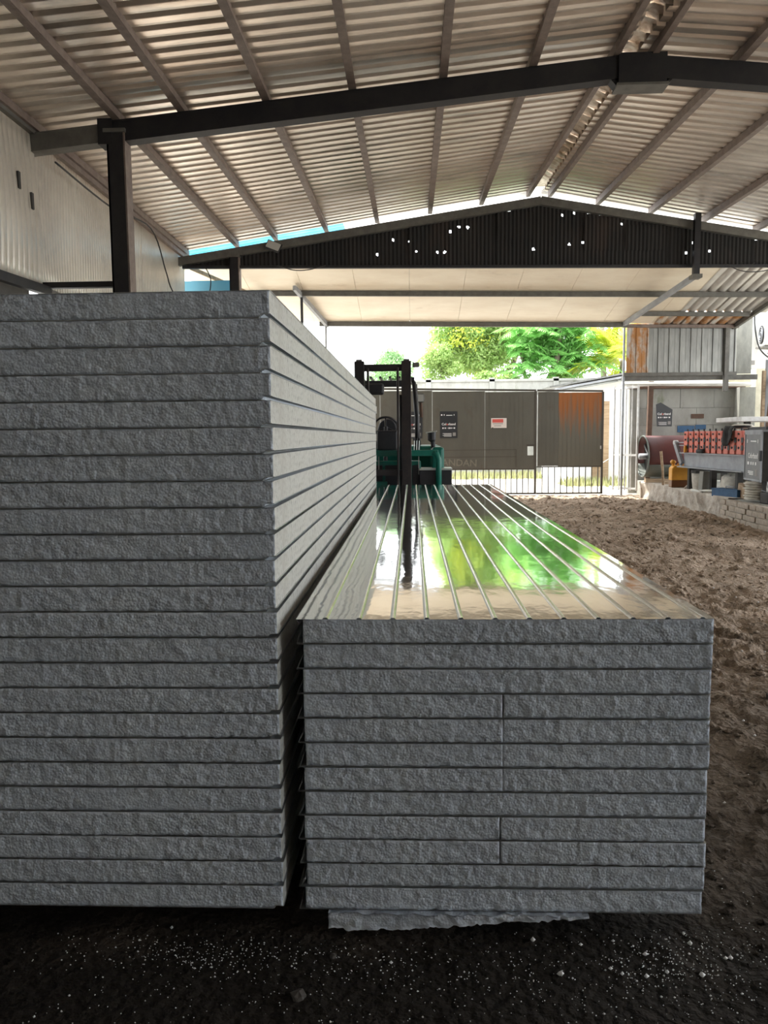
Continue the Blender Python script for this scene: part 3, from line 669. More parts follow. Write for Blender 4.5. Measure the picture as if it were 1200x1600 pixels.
def poster(cx, cy, cz, W, Hh, label, yaw=0.0, skin='poster_black', torn=False, W2=1.0):
    t = thing('poster', (cx, cy, cz), label, 'poster', 'black product posters')
    M = Matrix.Translation((cx, cy, cz)) @ Matrix.Rotation(yaw, 4, 'Z')
    mb = MB()
    lo = [(-W / 2, 0, -Hh / 2), (W / 2, 0, -Hh / 2)]
    if torn: lp = [(-W * .42, 0, -Hh / 2), (W * .48, 0, -Hh / 2), (W / 2, 0, Hh * .20), (W * .12, 0, Hh * .36), (-W * .22, 0, Hh * .5), (-W / 2, 0, Hh * .42)]
    else: lp = lo + [(W / 2, 0, Hh / 2), (-W / 2, 0, Hh / 2)]
    mb.prism([M @ Vector(p) for p in lp], M.to_3x3() @ Vector((0, 0.004, 0))); mb.build('sheet', skin, t)
    def T(s, x, z, sz, m='print_white', al='CENTER'):
        text('lettering', s, sz, m, t, M @ Matrix.Translation((x, -.002, z)) @ XZ, al and .0008, al)
    def B(n, x0, x1, z0, z1, m='print_white'): MB().box(x0, x1, -.003, -.0005, z0, z1, M).build(n, m, t)
    s = W / 0.43
    parts_ = []; x_ = 0.0
    for st, mm in (('Col', 'print_white'), ('o', 'print_red'), ('rband', 'print_white')):
        cu = bpy.data.curves.new('t', 'FONT'); cu.body = st; cu.size = 1.0; cu.offset = 0.018; tmp = bpy.data.objects.new('t', cu); me_ = bpy.data.meshes.new_from_object(tmp)
        xs_ = [v.co.x for v in me_.vertices]; parts_.append((st, mm, x_ - min(xs_))); x_ += max(xs_) - min(xs_) + .07
        bpy.data.objects.remove(tmp); bpy.data.curves.remove(cu); bpy.data.meshes.remove(me_)
    k_ = W * .80 / x_
    for st, mm, ox in parts_: T(st, -W * .40 + ox * k_, .02 * Hh, k_, mm, 'LEFT')
    if not torn:
        for x0, x1 in ((-.19, -.155), (-.12, -.10), (-.06, .09), (.125, .14)): B('header_mark', x0 * s, x1 * s, .34 * Hh, .34 * Hh + (.034 if x1 - x0 < .1 else .014) * s)
    for k, (x, sz) in enumerate(((-.14, .034), (-.085, .03), (-.04, .014), (.01, .034), (.055, .03), (.095, .016), (.14, .034))):
        B('icon', (x - sz / 2) * s, (x + sz / 2) * s, -.125 * Hh - sz * s / 2, -.125 * Hh + sz * s / 2)
    for k in range(4): B('small_print', (-.15 + .03 * (k % 2)) * s, .07 * s, (-.33 - .035 * k) * Hh, (-.318 - .035 * k) * Hh, 'print_white')
    B('code_blank', .10 * s, .175 * s, -.42 * Hh, -.42 * Hh + .085 * s, 'print_grey')
    return t
poster(0.905, YG - .030, 1.76, 0.43, 0.66, 'black poster with white lettering on the gate, right of the forklift')
poster(0.04, YG - .030, 1.76, 0.43, 0.66, 'black poster on the gate half hidden behind the forklift mast')
n_ = thing('notice', (2.14, YG - .03, 1.79), 'small white notice with red heading on the gate', 'notice')
bx('sheet', 'paper', n_, 1.95, 2.33, YG - .030, YG - .026, 1.67, 1.91)
bx('heading', 'print_red', n_, 1.98, 2.25, YG - .033, YG - .0302, 1.80, 1.885)
bx('text_line', 'print_grey', n_, 1.99, 2.24, YG - .033, YG - .0302, 1.765, 1.78); bx('text_line', 'print_grey', n_, 2.02, 2.20, YG - .033, YG - .0302, 1.715, 1.73)
bx('torn_corner', 'gate_bar', n_, 1.97, 2.0, YG - .034, YG - .0302, 1.645, 1.685)
text('graffiti', 'ANDAN', 0.24, 'chalk', gt, Matrix.Translation((1.17, YG - .026, 0.81)) @ XZ @ Matrix.Rotation(-.03, 4, 'Z'), .0006)

# ================================================================== FORKLIFT
fk = thing('forklift', (-0.39, 10.5, 0.0), 'green and black forklift truck parked behind the stacks with tall mast', 'forklift')
def fb(n, m, *a, bevel=0.006): return bx(n, m, fk, *a, bevel=bevel)
for s in (-1, 1):
    c = -0.39; X = lambda a: c + s * a
    o_ = sorted((X(.25), X(.38))); fb('mast_rail', 'mast_steel', o_[0], o_[1], 10.42, 10.58, 0.10, 2.49)
    o_ = sorted((X(.185), X(.215))); fb('inner_rail', 'mast_steel', o_[0], o_[1], 10.40, 10.52, 0.15, 2.40)
    MB().tube([(X(.235), 10.62, .3), (X(.235), 10.62, 2.05)], .018, 8).build('lift_cylinder', 'lift_black', fk, smooth=True)
    o_ = sorted((X(.28), X(.36))); fb('mast_cap', 'grey_steel', o_[0], o_[1], 10.44, 10.56, 2.49, 2.515)
    # overhead guard
    MB().tube([(X(.47), 11.05, 1.25), (X(.46), 11.15, 1.75), (X(.42), 11.30, 2.26), (X(.36), 11.42, 2.31)], [.035, .035, .03, .03], 8).build('guard_pillar', 'lift_black', fk, smooth=True)
    MB().tube([(X(.50), 12.5, 1.3), (X(.44), 12.3, 2.30)], .035, 8).build('guard_pillar', 'lift_black', fk, smooth=True)
    MB().bar((X(.40), 11.3, 2.31), (X(.40), 12.4, 2.33), .06, .06).build('guard_beam', 'lift_black', fk)
    # wheels
    for (yy, r_, wd) in ((11.0, .40, .28), (12.6, .33, .24)):
        tx = X(.62)
        mb = MB(); mb.tube([(tx - wd / 2, yy, r_), (tx - wd / 2 + .04, yy, r_), (tx + wd / 2 - .04, yy, r_), (tx + wd / 2, yy, r_)], [r_ - .05, r_, r_, r_ - .05], 24)
        wh = mb.build('wheel', 'rubber', fk); MB().tube([(tx - wd / 2 - .01, yy, r_), (tx + wd / 2 + .01, yy, r_)], r_ * .5, 16).build('hub', 'lift_green', wh)
    o_ = sorted((X(.16), X(.28))); mb = MB(); mb.box(o_[0], o_[1], 9.32, 10.36, .07, .11); mb.box(o_[0], o_[1], 10.32, 10.37, .07, .62); mb.build('fork', 'mast_steel', fk)
fb('mast_crossbar', 'mast_steel', -.77, -.01, 10.46, 10.54, 2.36, 2.45); fb('mast_crossbar', 'mast_steel', -.72, -.06, 10.46, 10.54, .95, 1.03); fb('mast_crossbar', 'mast_steel', -.72, -.06, 10.46, 10.54, .30, .40)
fb('carriage', 'mast_steel', -.78, 0.0, 10.36, 10.40, .55, .65); fb('carriage', 'mast_steel', -.78, 0.0, 10.36, 10.40, .20, .30)
fb('guard_crossbar', 'lift_black', -.80, -.05, 11.25, 11.33, 2.20, 2.29)
for k in range(6): xx = -.74 + k * .14; MB().bar((xx, 11.3, 2.34), (xx, 12.4, 2.35), .03, .03).build('guard_slat', 'lift_black', fk)
fb('work_light', 'lift_black', -.70, -.40, 11.12, 11.24, 2.08, 2.24, bevel=.03)
fb('top_lamp', 'grey_steel', .01, .10, 10.46, 10.56, 2.41, 2.47)
lm = fb('side_lamp', 'lift_black', .075, .175, 10.98, 11.06, 1.96, 2.08, bevel=.02); MB().box(.085, .165, 10.972, 10.982, 1.97, 2.07).build('lens', 'lamp_glass', lm)
MB().tube([(.125, 11.02, 1.96), (.135, 11.03, 1.75)], .022, 8).build('lamp_stem', 'rust', fk)
# body
fb('hood', 'lift_green', -1.12, .46, 11.75, 12.95, .55, 1.34, bevel=.06)
fb('counterweight', 'lift_green', -1.15, .49, 12.7, 13.2, .25, 1.25, bevel=.1)
fb('chassis', 'lift_green', -1.10, .44, 10.75, 12.8, .30, .70, bevel=.03)
fb('floor_plate', 'lift_black', -1.05, .30, 10.85, 11.75, .70, .74)
fb('dashboard', 'lift_green', -.90, .12, 10.80, 10.95, .72, 1.14, bevel=.02)
for (xa, xb) in ((-.62, -.42), (-.38, -.19), (0.0, .10)): fb('dash_panel', 'lift_black', xa, xb, 10.785, 10.80, .80, 1.08, bevel=.004)
for xx in (-.47, -.19, .09): fb('trim_line', 'step_plate', xx - .006, xx + .006, 10.77, 10.785, .95, 1.21, bevel=0)
fb('side_cover', 'lift_green', .28, .45, 10.90, 11.80, .92, 1.33, bevel=.04); fb('side_cover', 'lift_green', -1.24, -1.07, 10.90, 11.80, .92, 1.33, bevel=.04)
# green tubular frame in front of the cowl
MB().bar((-1.10, 10.68, 1.25), (.36, 10.68, 1.25), .06, .085).build('front_bar', 'lift_green', fk, bevel=.01)
MB().tube([(.28, 10.68, 1.25), (.34, 10.68, 1.23), (.365, 10.68, 1.16), (.365, 10.68, .40)], .042, 10).build('front_bar', 'lift_green', fk, smooth=True)
MB().tube([(-1.05, 10.68, 1.25), (-1.12, 10.68, 1.23), (-1.145, 10.68, 1.16), (-1.145, 10.68, .40)], .042, 10).build('front_bar', 'lift_green', fk, smooth=True)
st = fb('step', 'lift_black', .10, .55, 10.72, 11.2, .80, 1.01, bevel=.01); bx('tread', 'step_plate', st, .10, .555, 10.70, 11.2, 1.01, 1.035)
fb('fender', 'lift_black', -.65, .58, 10.70, 11.3, .72, .80); fb('hydraulic_block', 'lift_green', -.55, -.35, 10.62, 10.72, .60, .86)
# seat, steering wheel
mb = MB(); pts = [(-.54, 1.32), (-.535, 1.60), (-.50, 1.70), (-.42, 1.755), (-.33, 1.755), (-.25, 1.70), (-.215, 1.60), (-.21, 1.32)]
mb.prism([(p[0], 11.95, p[1]) for p in pts], (0, .14, 0)); mb.build('seat_back', 'lift_black', fk, bevel=.03)
fb('seat', 'lift_black', -.56, -.19, 11.5, 12.0, 1.30, 1.42, bevel=.04)
R_ = Matrix.Translation((-.38, 11.18, 1.62)) @ Matrix.Rotation(math.radians(-55), 4, 'X')
mb = MB(); mb.tube([R_ @ Vector((.17 * math.cos(a), .17 * math.sin(a), 0)) for a in np.linspace(0, 2 * math.pi, 25)], .016, 6, cap=False)
sw = mb.build('steering_wheel', 'lift_black', fk, smooth=True)
for a in (.5, 2.6, 4.7): MB().tube([R_ @ Vector((0, 0, 0)), R_ @ Vector((.17 * math.cos(a), .17 * math.sin(a), 0))], .012, 6).build('spoke', 'lift_black', sw)
MB().tube([R_ @ Vector((0, 0, 0)), (-.38, 10.95, 1.1)], .03, 8).build('steering_column', 'lift_black', fk)
fb('instrument_box', 'lift_black', -.50, -.20, 10.95, 11.05, 1.28, 1.57, bevel=.03)
for k, xx in enumerate((.02, .055, .09)):
    MB().tube([(xx, 10.98, 1.2), (xx + .01, 11.0, 1.42)], .008, 6).build('lever', 'step_plate', fk); 
    MB().tube([(xx + .01, 11.0, 1.42), (xx + .012, 11.0, 1.455)], .018, 8).build('lever_knob', 'lift_black', fk)
for k in range(3): MB().tube([(-.10 + .025 * k, 10.6, .5), (-.10 + .025 * k, 10.64, 1.4), (-.09 + .02 * k, 10.6, 2.3)], .011, 6).build('hose', 'lift_black', fk)
pc = MB().tube([(.305, 11.2, 1.30), (.30, 11.2, 1.40), (.285, 11.2, 1.43), (.285, 11.2, 1.54)], [.03, .035, .058, .06], 12).build('air_intake', 'lift_black', fk)
MB().box(.20, .36, 11.12, 11.28, 1.535, 1.55, Matrix.Translation((.28, 0, 1.54)) @ Matrix.Rotation(-.14, 4, 'Y') @ Matrix.Translation((-.28, 0, -1.54))).build('cap', 'step_plate', pc)
MB().tube([(-.05, 10.6, 1.3), (-.05, 10.6, 1.36)], .03, 8).build('tilt_fitting', 'grey_steel', fk)

# ================================================================== RIGHT CORNER
rc = thing('wall_corner', (6.4, 18.85, 0)); struct(rc, 'corner wall of grey seamed metal sheets above mossy concrete blocks')
xa = 5.12; k = 0
while xa < 7.60:
    wd = 0.256; xb = min(xa + wd, 7.68)
    mb = MB(); mb.box(xa, xb - .03, 18.80, 18.815, 2.94, 4.10); mb.box(xb - .03, xb, 18.775, 18.80, 2.94, 4.10)
    mb.box(xa + .11, xa + .12, 18.794, 18.80, 2.94, 4.10)
    mb.build('metal_sheet', 'zinc_rust' if k < 2 else 'zinc_sheet', rc); xa += wd; k += 1
bx('metal_sheet', 'concrete_dark', rc, 7.74, 8.10, 18.9, 18.93, 2.9, 4.3)
bx('rail', 'grey_steel', rc, 5.05, 7.70, 18.74, 18.80, 2.86, 2.94); bx('rail', 'grey_steel', rc, 5.05, 8.25, 18.88, 18.96, 2.76, 2.88)
bx('corner_post', 'beam_grey', rc, 5.04, 5.085, 18.78, 18.83, 0.0, 4.15); bx('corner_post', 'grey_steel', rc, 7.40, 7.50, 18.70, 18.80, 2.48, 4.10)
MB().bar((5.78, 19.15, 0.35), (5.82, 19.15, 2.76), .11, .11).build('old_post', 'rust', rc)
MB().tube([(5.1, 19.1, 2.70), (8.2, 19.1, 2.66)], .05, 10).build('pipe', 'plastic_white', rc, smooth=True)
bx('lintel', 'rust', rc, 5.3, 8.2, 19.4, 19.55, 2.60, 2.66)
hs = [0.0, .42, .84, 1.26, 1.70, 2.12, 2.60]
for i in range(6):
    xa = 5.42 - (0.4 if i % 2 else 0)
    while xa < 8.2:
        x0 = max(xa, 5.42); x1 = min(xa + .82, 8.25)
        if x1 - x0 > .05: bx('concrete_block', 'concrete', rc, x0 + .004, x1 - .004, 19.50 + random.uniform(-.006, .006), 19.68, hs[i] + .004, hs[i + 1] - .004)
        xa += .82
bx('mortar', 'concrete_dark', rc, 5.42, 8.25, 19.53, 19.66, 0, 2.60)
bx('pilaster', 'concrete_dark', rc, 7.98, 8.36, 19.2, 19.5, 0.35, 2.60); bx('pilaster', 'cream_wall', rc, 8.40, 8.66, 19.3, 19.6, 0.35, 3.05)
bx('rust_patch', 'rust', rc, 6.93, 7.24, 19.480, 19.492, 1.86, 1.97); bx('blue_paint_patch', 'blue_paint', rc, 6.60, 7.02, 19.484, 19.492, 1.52, 1.68); bx('blue_paint_patch', 'blue_paint', rc, 7.04, 7.30, 19.486, 19.492, 1.58, 1.70)
poster(6.13, 19.07, 1.955, 0.40, 0.58, 'torn black poster hanging on the rusty post by the concrete wall', torn=True)

# open white barred leaf
lf = thing('barred_gate_leaf', (5.2, 19.0, 0.1), 'narrow white barred gate leaf standing open at the corner post', 'gate')
A = Vector((4.98, 19.25, 0)); B = Vector((5.40, 18.72, 0))
def lp(t, z): p = A.lerp(B, t); return (p.x, p.y, z)
for z in (0.17, 0.98, 2.60): MB().bar(lp(0, z), lp(1, z), .035, .045).build('rail', 'white_steel', lf)
for k in range(5):
    t = k / 4; MB().bar(lp(t, .12), lp(t, 2.66), .04 if k in (0, 4) else .028, .04 if k in (0, 4) else .028, up=(1, 0, 0)).build('bar', 'white_steel', lf)
MB().bar(lp(-.15, .9), lp(-.7, .7), .02, .02).build('bolt', 'white_steel', lf)

# raised platform: rough plastered edge far, bricks near
pf = thing('platform', (5.5, 14.5, 0)); struct(pf, 'raised masonry platform along the right side of the yard')
bx('slab', 'concrete_dark', pf, 5.62, 9.6, 10.6, 19.45, -0.05, 0.335)
nv = 150; T_, Z_ = np.meshgrid(np.linspace(13.6, 18.75, nv), np.linspace(-0.08, 0.355, 12), indexing='ij')
Dx = 5.52 + 0.09 * fbm(T_ * 2.2, Z_ * 3 + 3, 4) - 0.10 * np.clip(0.12 - Z_, 0, 1) + 0.06 * np.clip(fbm(T_ * 7, Z_ * 2, 2), -1, 0)
V = np.stack([Dx, T_, Z_], -1).reshape(-1, 3); F = gridfaces(nv, 12)
V2 = np.stack([np.full(nv, 5.95), T_[:, 0], np.full(nv, .352)], -1); n0 = len(V); V = np.concatenate([V, V2])
F2 = np.array([[i * 12 + 11, (i + 1) * 12 + 11, n0 + i + 1, n0 + i] for i in range(nv - 1)])
npmesh('plaster_edge', V, np.concatenate([F, F2]), 'plaster', pf, smooth=True)
MB().box(5.50, 5.95, 18.70, 18.76, -.05, .35).build('plaster_end', 'plaster', pf)
bme = None
for r_ in range(4):
    yy = 10.7 + (0.12 if r_ % 2 else 0)
    while yy < 13.75:
        if bme is None: bme = MB().box(5.44, 5.56, 14.388, 14.612, -.041, .041); bme = bme.build('brick', 'brick', pf, bevel=.006); o = bme
        else: o = bme.copy(); col.objects.link(o); o.parent = pf
        o.location = (5.50 + random.uniform(-.012, .012) - 5.5, yy - 14.5, -.01 + r_ * .094 + .02); o.rotation_euler = (random.uniform(-.02, .02), 0, random.uniform(-.04, .04)); yy += 0.236
bx('mortar', 'plaster', pf, 5.47, 5.63, 10.6, 13.7, -.05, .325)

# big drum lying on planks
dr = thing('steel_drum', (6.3, 18.55, 0.46), 'large dark red and grey steel drum lying on its side by the wall', 'drum')
cx_, rr = 0.955, 0.485
def arc(a0, a1, n): return [(rr * math.cos(a), rr * math.sin(a)) for a in np.linspace(a0, a1, n)]
mb = MB()
for (nm, m, a0, a1, n) in (('upper_shell', 'drum_red', math.radians(-22), math.radians(202), 26), ('lower_shell', 'drum_grey', math.radians(202), math.radians(338), 16)):
    ar = arc(a0, a1, n); V = [(x, 18.55 + c, cx_ + s) for (c, s) in ar for x in (5.50, 7.2)]
    npmesh(nm, V, gridfaces(n, 2), m, dr, smooth=True, solid=.012)
MB().tube([(5.485, 18.55 + rr * math.cos(a), cx_ + rr * math.sin(a)) for a in np.linspace(0, 2 * math.pi, 33)], .02, 6, cap=False).build('rim', 'drum_grey', dr, smooth=True)
MB().tube([(5.66, 18.55, cx_), (5.68, 18.55, cx_)], rr - .01, 28).build('end_plate', 'cab_dark', dr)
MB().tube([(5.40, 18.55, cx_), (5.66, 18.55, cx_)], .07, 12).build('axle', 'beam_grey', dr, smooth=True)
for a in (.6, 2.7, 4.7): MB().bar((5.64, 18.55, cx_), (5.64, 18.55 + .46 * math.cos(a), cx_ + .46 * math.sin(a)), .03, .05).build('spoke', 'beam_grey', dr)
def plank(a, b, w_, h_, label): tag(MB().bar(a, b, w_, h_).build('plank', 'wood', bevel=.006), label, 'plank')
plank((5.48, 18.30, .395), (6.25, 18.22, .395), .22, .085, 'thick weathered plank under the red drum')
plank((5.70, 17.60, .385), (6.25, 17.55, .385), .18, .065, 'shorter plank lying left of the yellow can')
plank((6.75, 18.55, .40), (6.75, 18.0, .40), .2, .09, 'plank chock under the far end of the red drum')
tag(MB().tube([(5.55, 17.2, .355), (5.56, 17.3, .7), (5.53, 17.35, 1.10)], [.028, .026, .03], 8).build('wooden_pole', 'wood', smooth=True), 'upright wooden pole leaning against the drum behind the yellow can', 'pole')

# yellow can
jc = thing('jerrycan', (5.62, 16.45, .355), 'yellow plastic jerrycan with brown lower part on the platform edge', 'can')
def can(n, m, z0, z1, inset=0.0):
    poly = [(-.18, z0), (.18, z0), (.18, z1), (-.18, z1)] if inset == 0 else [(-.18, z0), (.18, z0), (.18, z1 - .08), (.14, z1), (-.12, z1), (-.18, z1 - .06)]
    mb = MB(); mb.prism([(5.64 + p[0], 16.38, p[1]) for p in poly], (0, .22, 0)); return mb.build(n, m, jc, bevel=.02)
can('lower_body', 'brown_oil', .356, .52); can('body', 'yellow', .50, .82, 1)
MB().tube([(5.52, 16.49, .81), (5.52, 16.49, .86)], .035, 10).build('neck', 'yellow', jc); MB().tube([(5.52, 16.49, .86), (5.515, 16.49, .90), (5.525, 16.49, .93)], [.05, .062, .035], 10).build('cap', 'yellow', jc, smooth=True)
MB().tube([(5.60, 16.49, .81), (5.62, 16.49, .85), (5.72, 16.49, .85), (5.75, 16.49, .81)], .014, 6).build('handle', 'yellow', jc)
tag(MB().prism([(5.60, 16.05, .355), (5.88, 16.15, .355), (5.88, 16.15, .56)], (0.01, .08, 0)).build('broken_slab', 'brick'), 'triangular broken masonry slab leaning before the yellow can', 'slab')
# stump-like bucket with dark cover, pale block
bu = thing('paint_bucket', (5.80, 15.75, .355), 'stained bucket with dark purple cover beside the yellow can', 'bucket')
MB().tube([(5.80, 15.75, .356), (5.80, 15.75, .52), (5.80, 15.75, .70)], [.12, .14, .15], 16).build('body', 'sack', bu, smooth=True)
MB().tube([(5.80, 15.75, .69), (5.80, 15.75, .75)], [.165, .16], 16).build('cover', 'cab_dark', bu)
tag(MB().box(-.10, .10, -.06, .06, 0, .40, Matrix.Translation((5.68, 15.15, .35)) @ Matrix.Rotation(.3, 4, 'Z') @ Matrix.Rotation(.06, 4, 'Y')).build('concrete_block', 'concrete', bevel=.01), 'pale concrete block standing upright on the platform edge', 'block')

# roll former: beam, stands, table
rf = thing('roll_former', (5.75, 15.0, .355), 'roll-forming machine with a row of red stands on a grey beam', 'machine')
P0 = Vector((5.62, 16.25, 0)); P1 = Vector((5.86, 13.75, 0)); dv = (P1 - P0).normalized(); nv_ = Vector((-dv.y, dv.x, 0)); 
if nv_.x > 0: nv_ = -nv_
inn = -nv_
def rp(t, off, z): p = P0.lerp(P1, t) + inn * off; return Vector((p.x, p.y, z))
mb = MB(); mb.bar(rp(0, .05, .945), rp(1, .05, .945), .02, .27); 
mb.bar(rp(-.02, .04, 1.088), rp(1, .04, 1.088), .16, .02); mb.bar(rp(-.03, .0, .80), rp(1, .0, .80), .16, .02); mb.build('main_beam', 'beam_grey', rf)
mb = MB(); mb.bar(rp(0, .75, .945), rp(1, .75, .945), .02, .27); mb.bar(rp(0, .75, 1.088), rp(1, .75, 1.088), .12, .02); mb.build('main_beam', 'beam_grey', rf)
for t in (.12, .5, .88):
    MB().bar(rp(t, .05, .355), rp(t, .05, .80), .10, .10, up=(1, 0, 0)).build('leg', 'cab_dark', rf); MB().bar(rp(t, .75, .355), rp(t, .75, .82), .10, .10, up=(1, 0, 0)).build('leg', 'cab_dark', rf)
    MB().bar(rp(t, .05, .75), rp(t, .75, .75), .08, .06).build('cross_member', 'cab_dark', rf)
NS = 11
for k in range(NS):
    t = .04 + k * .094
    mb = MB(); a = rp(t, .06, 0); 
    mb.bar((a.x, a.y, 1.10), (a.x, a.y, 1.53), .165, .09, up=tuple(inn)); s_ = mb.build('stand', 'red_paint', rf, bevel=.008)
    b_ = rp(t, .72, 0); MB().bar((b_.x, b_.y, 1.10), (b_.x, b_.y, 1.53), .12, .09, up=tuple(inn)).build('stand', 'red_paint', rf)
    for z in (1.22, 1.36):
        MB().tube([rp(t, .0, z), rp(t, .74, z)], .022, 10).build('shaft', 'lift_black', s_); MB().tube([rp(t, .14, z), rp(t, .62, z)], .055, 14).build('roller', 'grey_steel', s_)
        t2 = t + .047; MB().bar(rp(t2, .05, z - .045), rp(t2, .05, z + .045), .075, .09, up=tuple(inn)).build('chain_box', 'lift_black', s_)
    MB().tube([rp(t, .06, 1.53), rp(t, .06, 1.575)], .018, 8).build('bolt', 'lift_black', s_)
    MB().tube([rp(t, .005, 1.47), rp(t, -.005, 1.47)], .02, 8).build('bolt', 'lift_black', s_)
for z, l in ((1.30, .5), (1.24, .42)):
    MB().bar(rp(-.02 - l * .3, .2, z), rp(.02, .2, z), .35, .02).build('feed_table', 'beam_grey', rf)
MB().bar(rp(-.14, .0, 1.30), rp(-.005, .0, .86), .06, .10).build('feed_arm', 'beam_grey', rf)
MB().bar(rp(-.12, .0, 1.20), rp(-.015, .0, .80), .03, .03).build('feed_brace', 'white_steel', rf)
MB().tube([rp(-.145, .0, 1.31), rp(-.4, .3, 1.30)], .018, 8).build('guide_rod', 'beam_grey', rf); MB().tube([rp(-.14, -.03, 1.30), rp(-.14, .05, 1.30)], .05, 10).build('pivot', 'white_steel', rf)
def lump(name, m, c, sx, sy, sz, seed, label, cat, parent=None, nu=18, nv=10, rough=.25):
    V = []; 
    for i in range(nu):
        for j in range(nv):
            a = 2 * math.pi * i / nu; b = math.pi * (j / (nv - 1) - .5); q = 1 + rough * float(fbm(np.array([a * 1.6 + seed]), np.array([b * 2.0 + seed]), 3)[0] if i else fbm(np.array([0. + seed]), np.array([b * 2.0 + seed]), 3)[0])
            V.append((c[0] + sx * q * math.cos(a) * math.cos(b) ** .6, c[1] + sy * q * math.sin(a) * math.cos(b) ** .6, c[2] + sz * (math.sin(b) if math.sin(b) > -.75 else -.75) * q))
    F = [[i * nv + j, ((i + 1) % nu) * nv + j, ((i + 1) % nu) * nv + j + 1, i * nv + j + 1] for i in range(nu) for j in range(nv - 1)]
    o = npmesh(name, V, F, m, parent, smooth=True)
    if label: tag(o, label, cat)
    return o
# black cloth hanging over the stands
cl = []
for i in range(10):
    for j in range(9):
        u = i / 9; v = j / 8; p = rp(.70 + .14 * u, -.05 - .02 * math.sin(u * 9), 0)
        if j < 3: q = rp(.70 + .14 * u, .30 - .35 * v / .25 * .9, 0); z = 1.60 + .02 * math.sin(u * 7 + v * 5)
        else: q = p; z = 1.58 - (v - .25) * (.36 + .09 * math.sin(u * 5))
        cl.append((q.x + .012 * math.sin(u * 14 + v * 3), q.y, z))
tag(npmesh('black_cloth', cl, gridfaces(10, 9), 'cloth_black', smooth=True, solid=.006), 'black cloth draped over the red machine stands', 'cloth')
tag(lump('rag', 'sack', tuple(rp(.68, .35, 1.60)), .20, .26, .05, 5, None, None), 'crumpled grey rag lying on top of the red stands', 'rag')
tag(lump('oil_bottle', 'yellow', tuple(rp(.07, -.02, 1.16)), .035, .035, .085, 2, None, None, rough=.05), 'little yellow bottle standing on the machine beam', 'bottle')
tag(lump('black_glove', 'cloth_black', tuple(rp(.33, -.02, 1.135)), .06, .18, .045, 9, None, None), 'black work glove lying on the machine beam', 'glove')
# cabinet with poster print
cb = thing('control_cabinet', (6.1, 13.3, .68), 'grey control cabinet with poster on its side and front coloured dark for shade', 'cabinet')
Q0 = Vector((5.84, 13.72, 0)); Q1 = Vector((5.71, 12.78, 0)); Q2 = Q1 + Vector((.80, -.42, 0)); Q3 = Q0 + Vector((.80, -.42, 0))
zb, zt = .69, 1.50
mb = MB(); mb.prism([(q.x, q.y, zb) for q in (Q0, Q1, Q2, Q3)], (0, 0, zt - zb)); body = mb.build('body', 'cab_dark', cb)  # dark body colour paints shade onto the front facing the camera
yaw = math.atan2((Q1 - Q0).y, (Q1 - Q0).x)
Mc = Matrix.Translation(((Q0 + Q1) / 2 + Vector((0, 0, (zb + zt) / 2)))) @ Matrix.Rotation(yaw, 4, 'Z')
L_ = (Q1 - Q0).length
mb = MB(); mb.box(-L_ / 2, L_ / 2, -.012, .0, -.405, .405, Mc); mb.build('side_panel', 'cab_grey', cb)
for (a0, a1, c0, c1) in ((-L_ / 2, L_ / 2, .36, .42), (-L_ / 2, L_ / 2, -.42, -.385), (-L_ / 2 - .0, -L_ / 2 + .03, -.42, .42), (L_ / 2 - .04, L_ / 2 + .01, -.42, .42)):
    MB().box(a0, a1, -.022, .0, c0, c1, Mc).build('edge_frame', 'beam_grey', cb)
MB().box(L_ / 2 - .03, L_ / 2 + .03, -.05, -.01, -.07, .10, Mc).build('latch', 'lift_black', cb)
text('lettering', 'Colorband', .125, 'print_white', cb, Mc @ Matrix.Translation((0, -.014, 0)) @ XZ, .0008)
for (a0, a1, c0, c1) in ((-.36, -.33, .22, .28), (-.15, .16, .24, .26), (.24, .27, .22, .28), (-.30, -.2, -.15, -.10), (-.12, -.06, -.15, -.10), (0.0, .06, -.15, -.10), (.14, .2, -.15, -.10), (-.25, .05, -.27, -.255), (-.25, .05, -.295, -.28), (-.18, .05, -.32, -.305)):
    MB().box(a0, a1, -.0155, -.0125, c0, c1, Mc).build('print_mark', 'print_white', cb)
MB().box(.14, .27, -.0155, -.0125, -.33, -.22, Mc).build('code_blank', 'print_grey', cb)
mb = MB(); mb.prism([(q.x, q.y, zt) for q in (Q0 + Vector((-.02, .02, 0)), Q1 + Vector((-.03, -.03, 0)), Q2, Q3)], (0, 0, .035)); mb.build('lid', 'beam_grey', cb)
for k in range(7):
    p = Q1.lerp(Q2, (k + .5) / 7); q = Q0.lerp(Q3, (k + .5) / 7); MB().bar((p.x, p.y, zt + .06), (q.x, q.y, zt + .06), .05, .05).build('roof_slat', 'beam_grey' if k % 2 else 'lift_black', cb)
for q in (Q0, Q1, Q2, Q3):
    c_ = (Q0 + Q2) / 2; p = q.lerp(c_, .14); MB().bar((p.x, p.y, .336), (p.x, p.y, zb), .05, .05, up=(1, 0, 0)).build('leg', 'cab_dark', cb)
tag(MB().box(6.15, 8.6, 14.7, 15.9, 1.70, 1.79).build('pale_board', 'white_steel', bevel=.01), 'long pale insulating board lying across the machine top', 'board')
for xx in (6.5, 8.3): tag(MB().box(xx - .05, xx + .05, 15.2, 15.3, .336, 1.70).build('prop_post', 'cab_dark'), 'dark post propping the pale board, ' + ('nearer the red stands' if xx < 7 else 'at its far right end'), 'post')
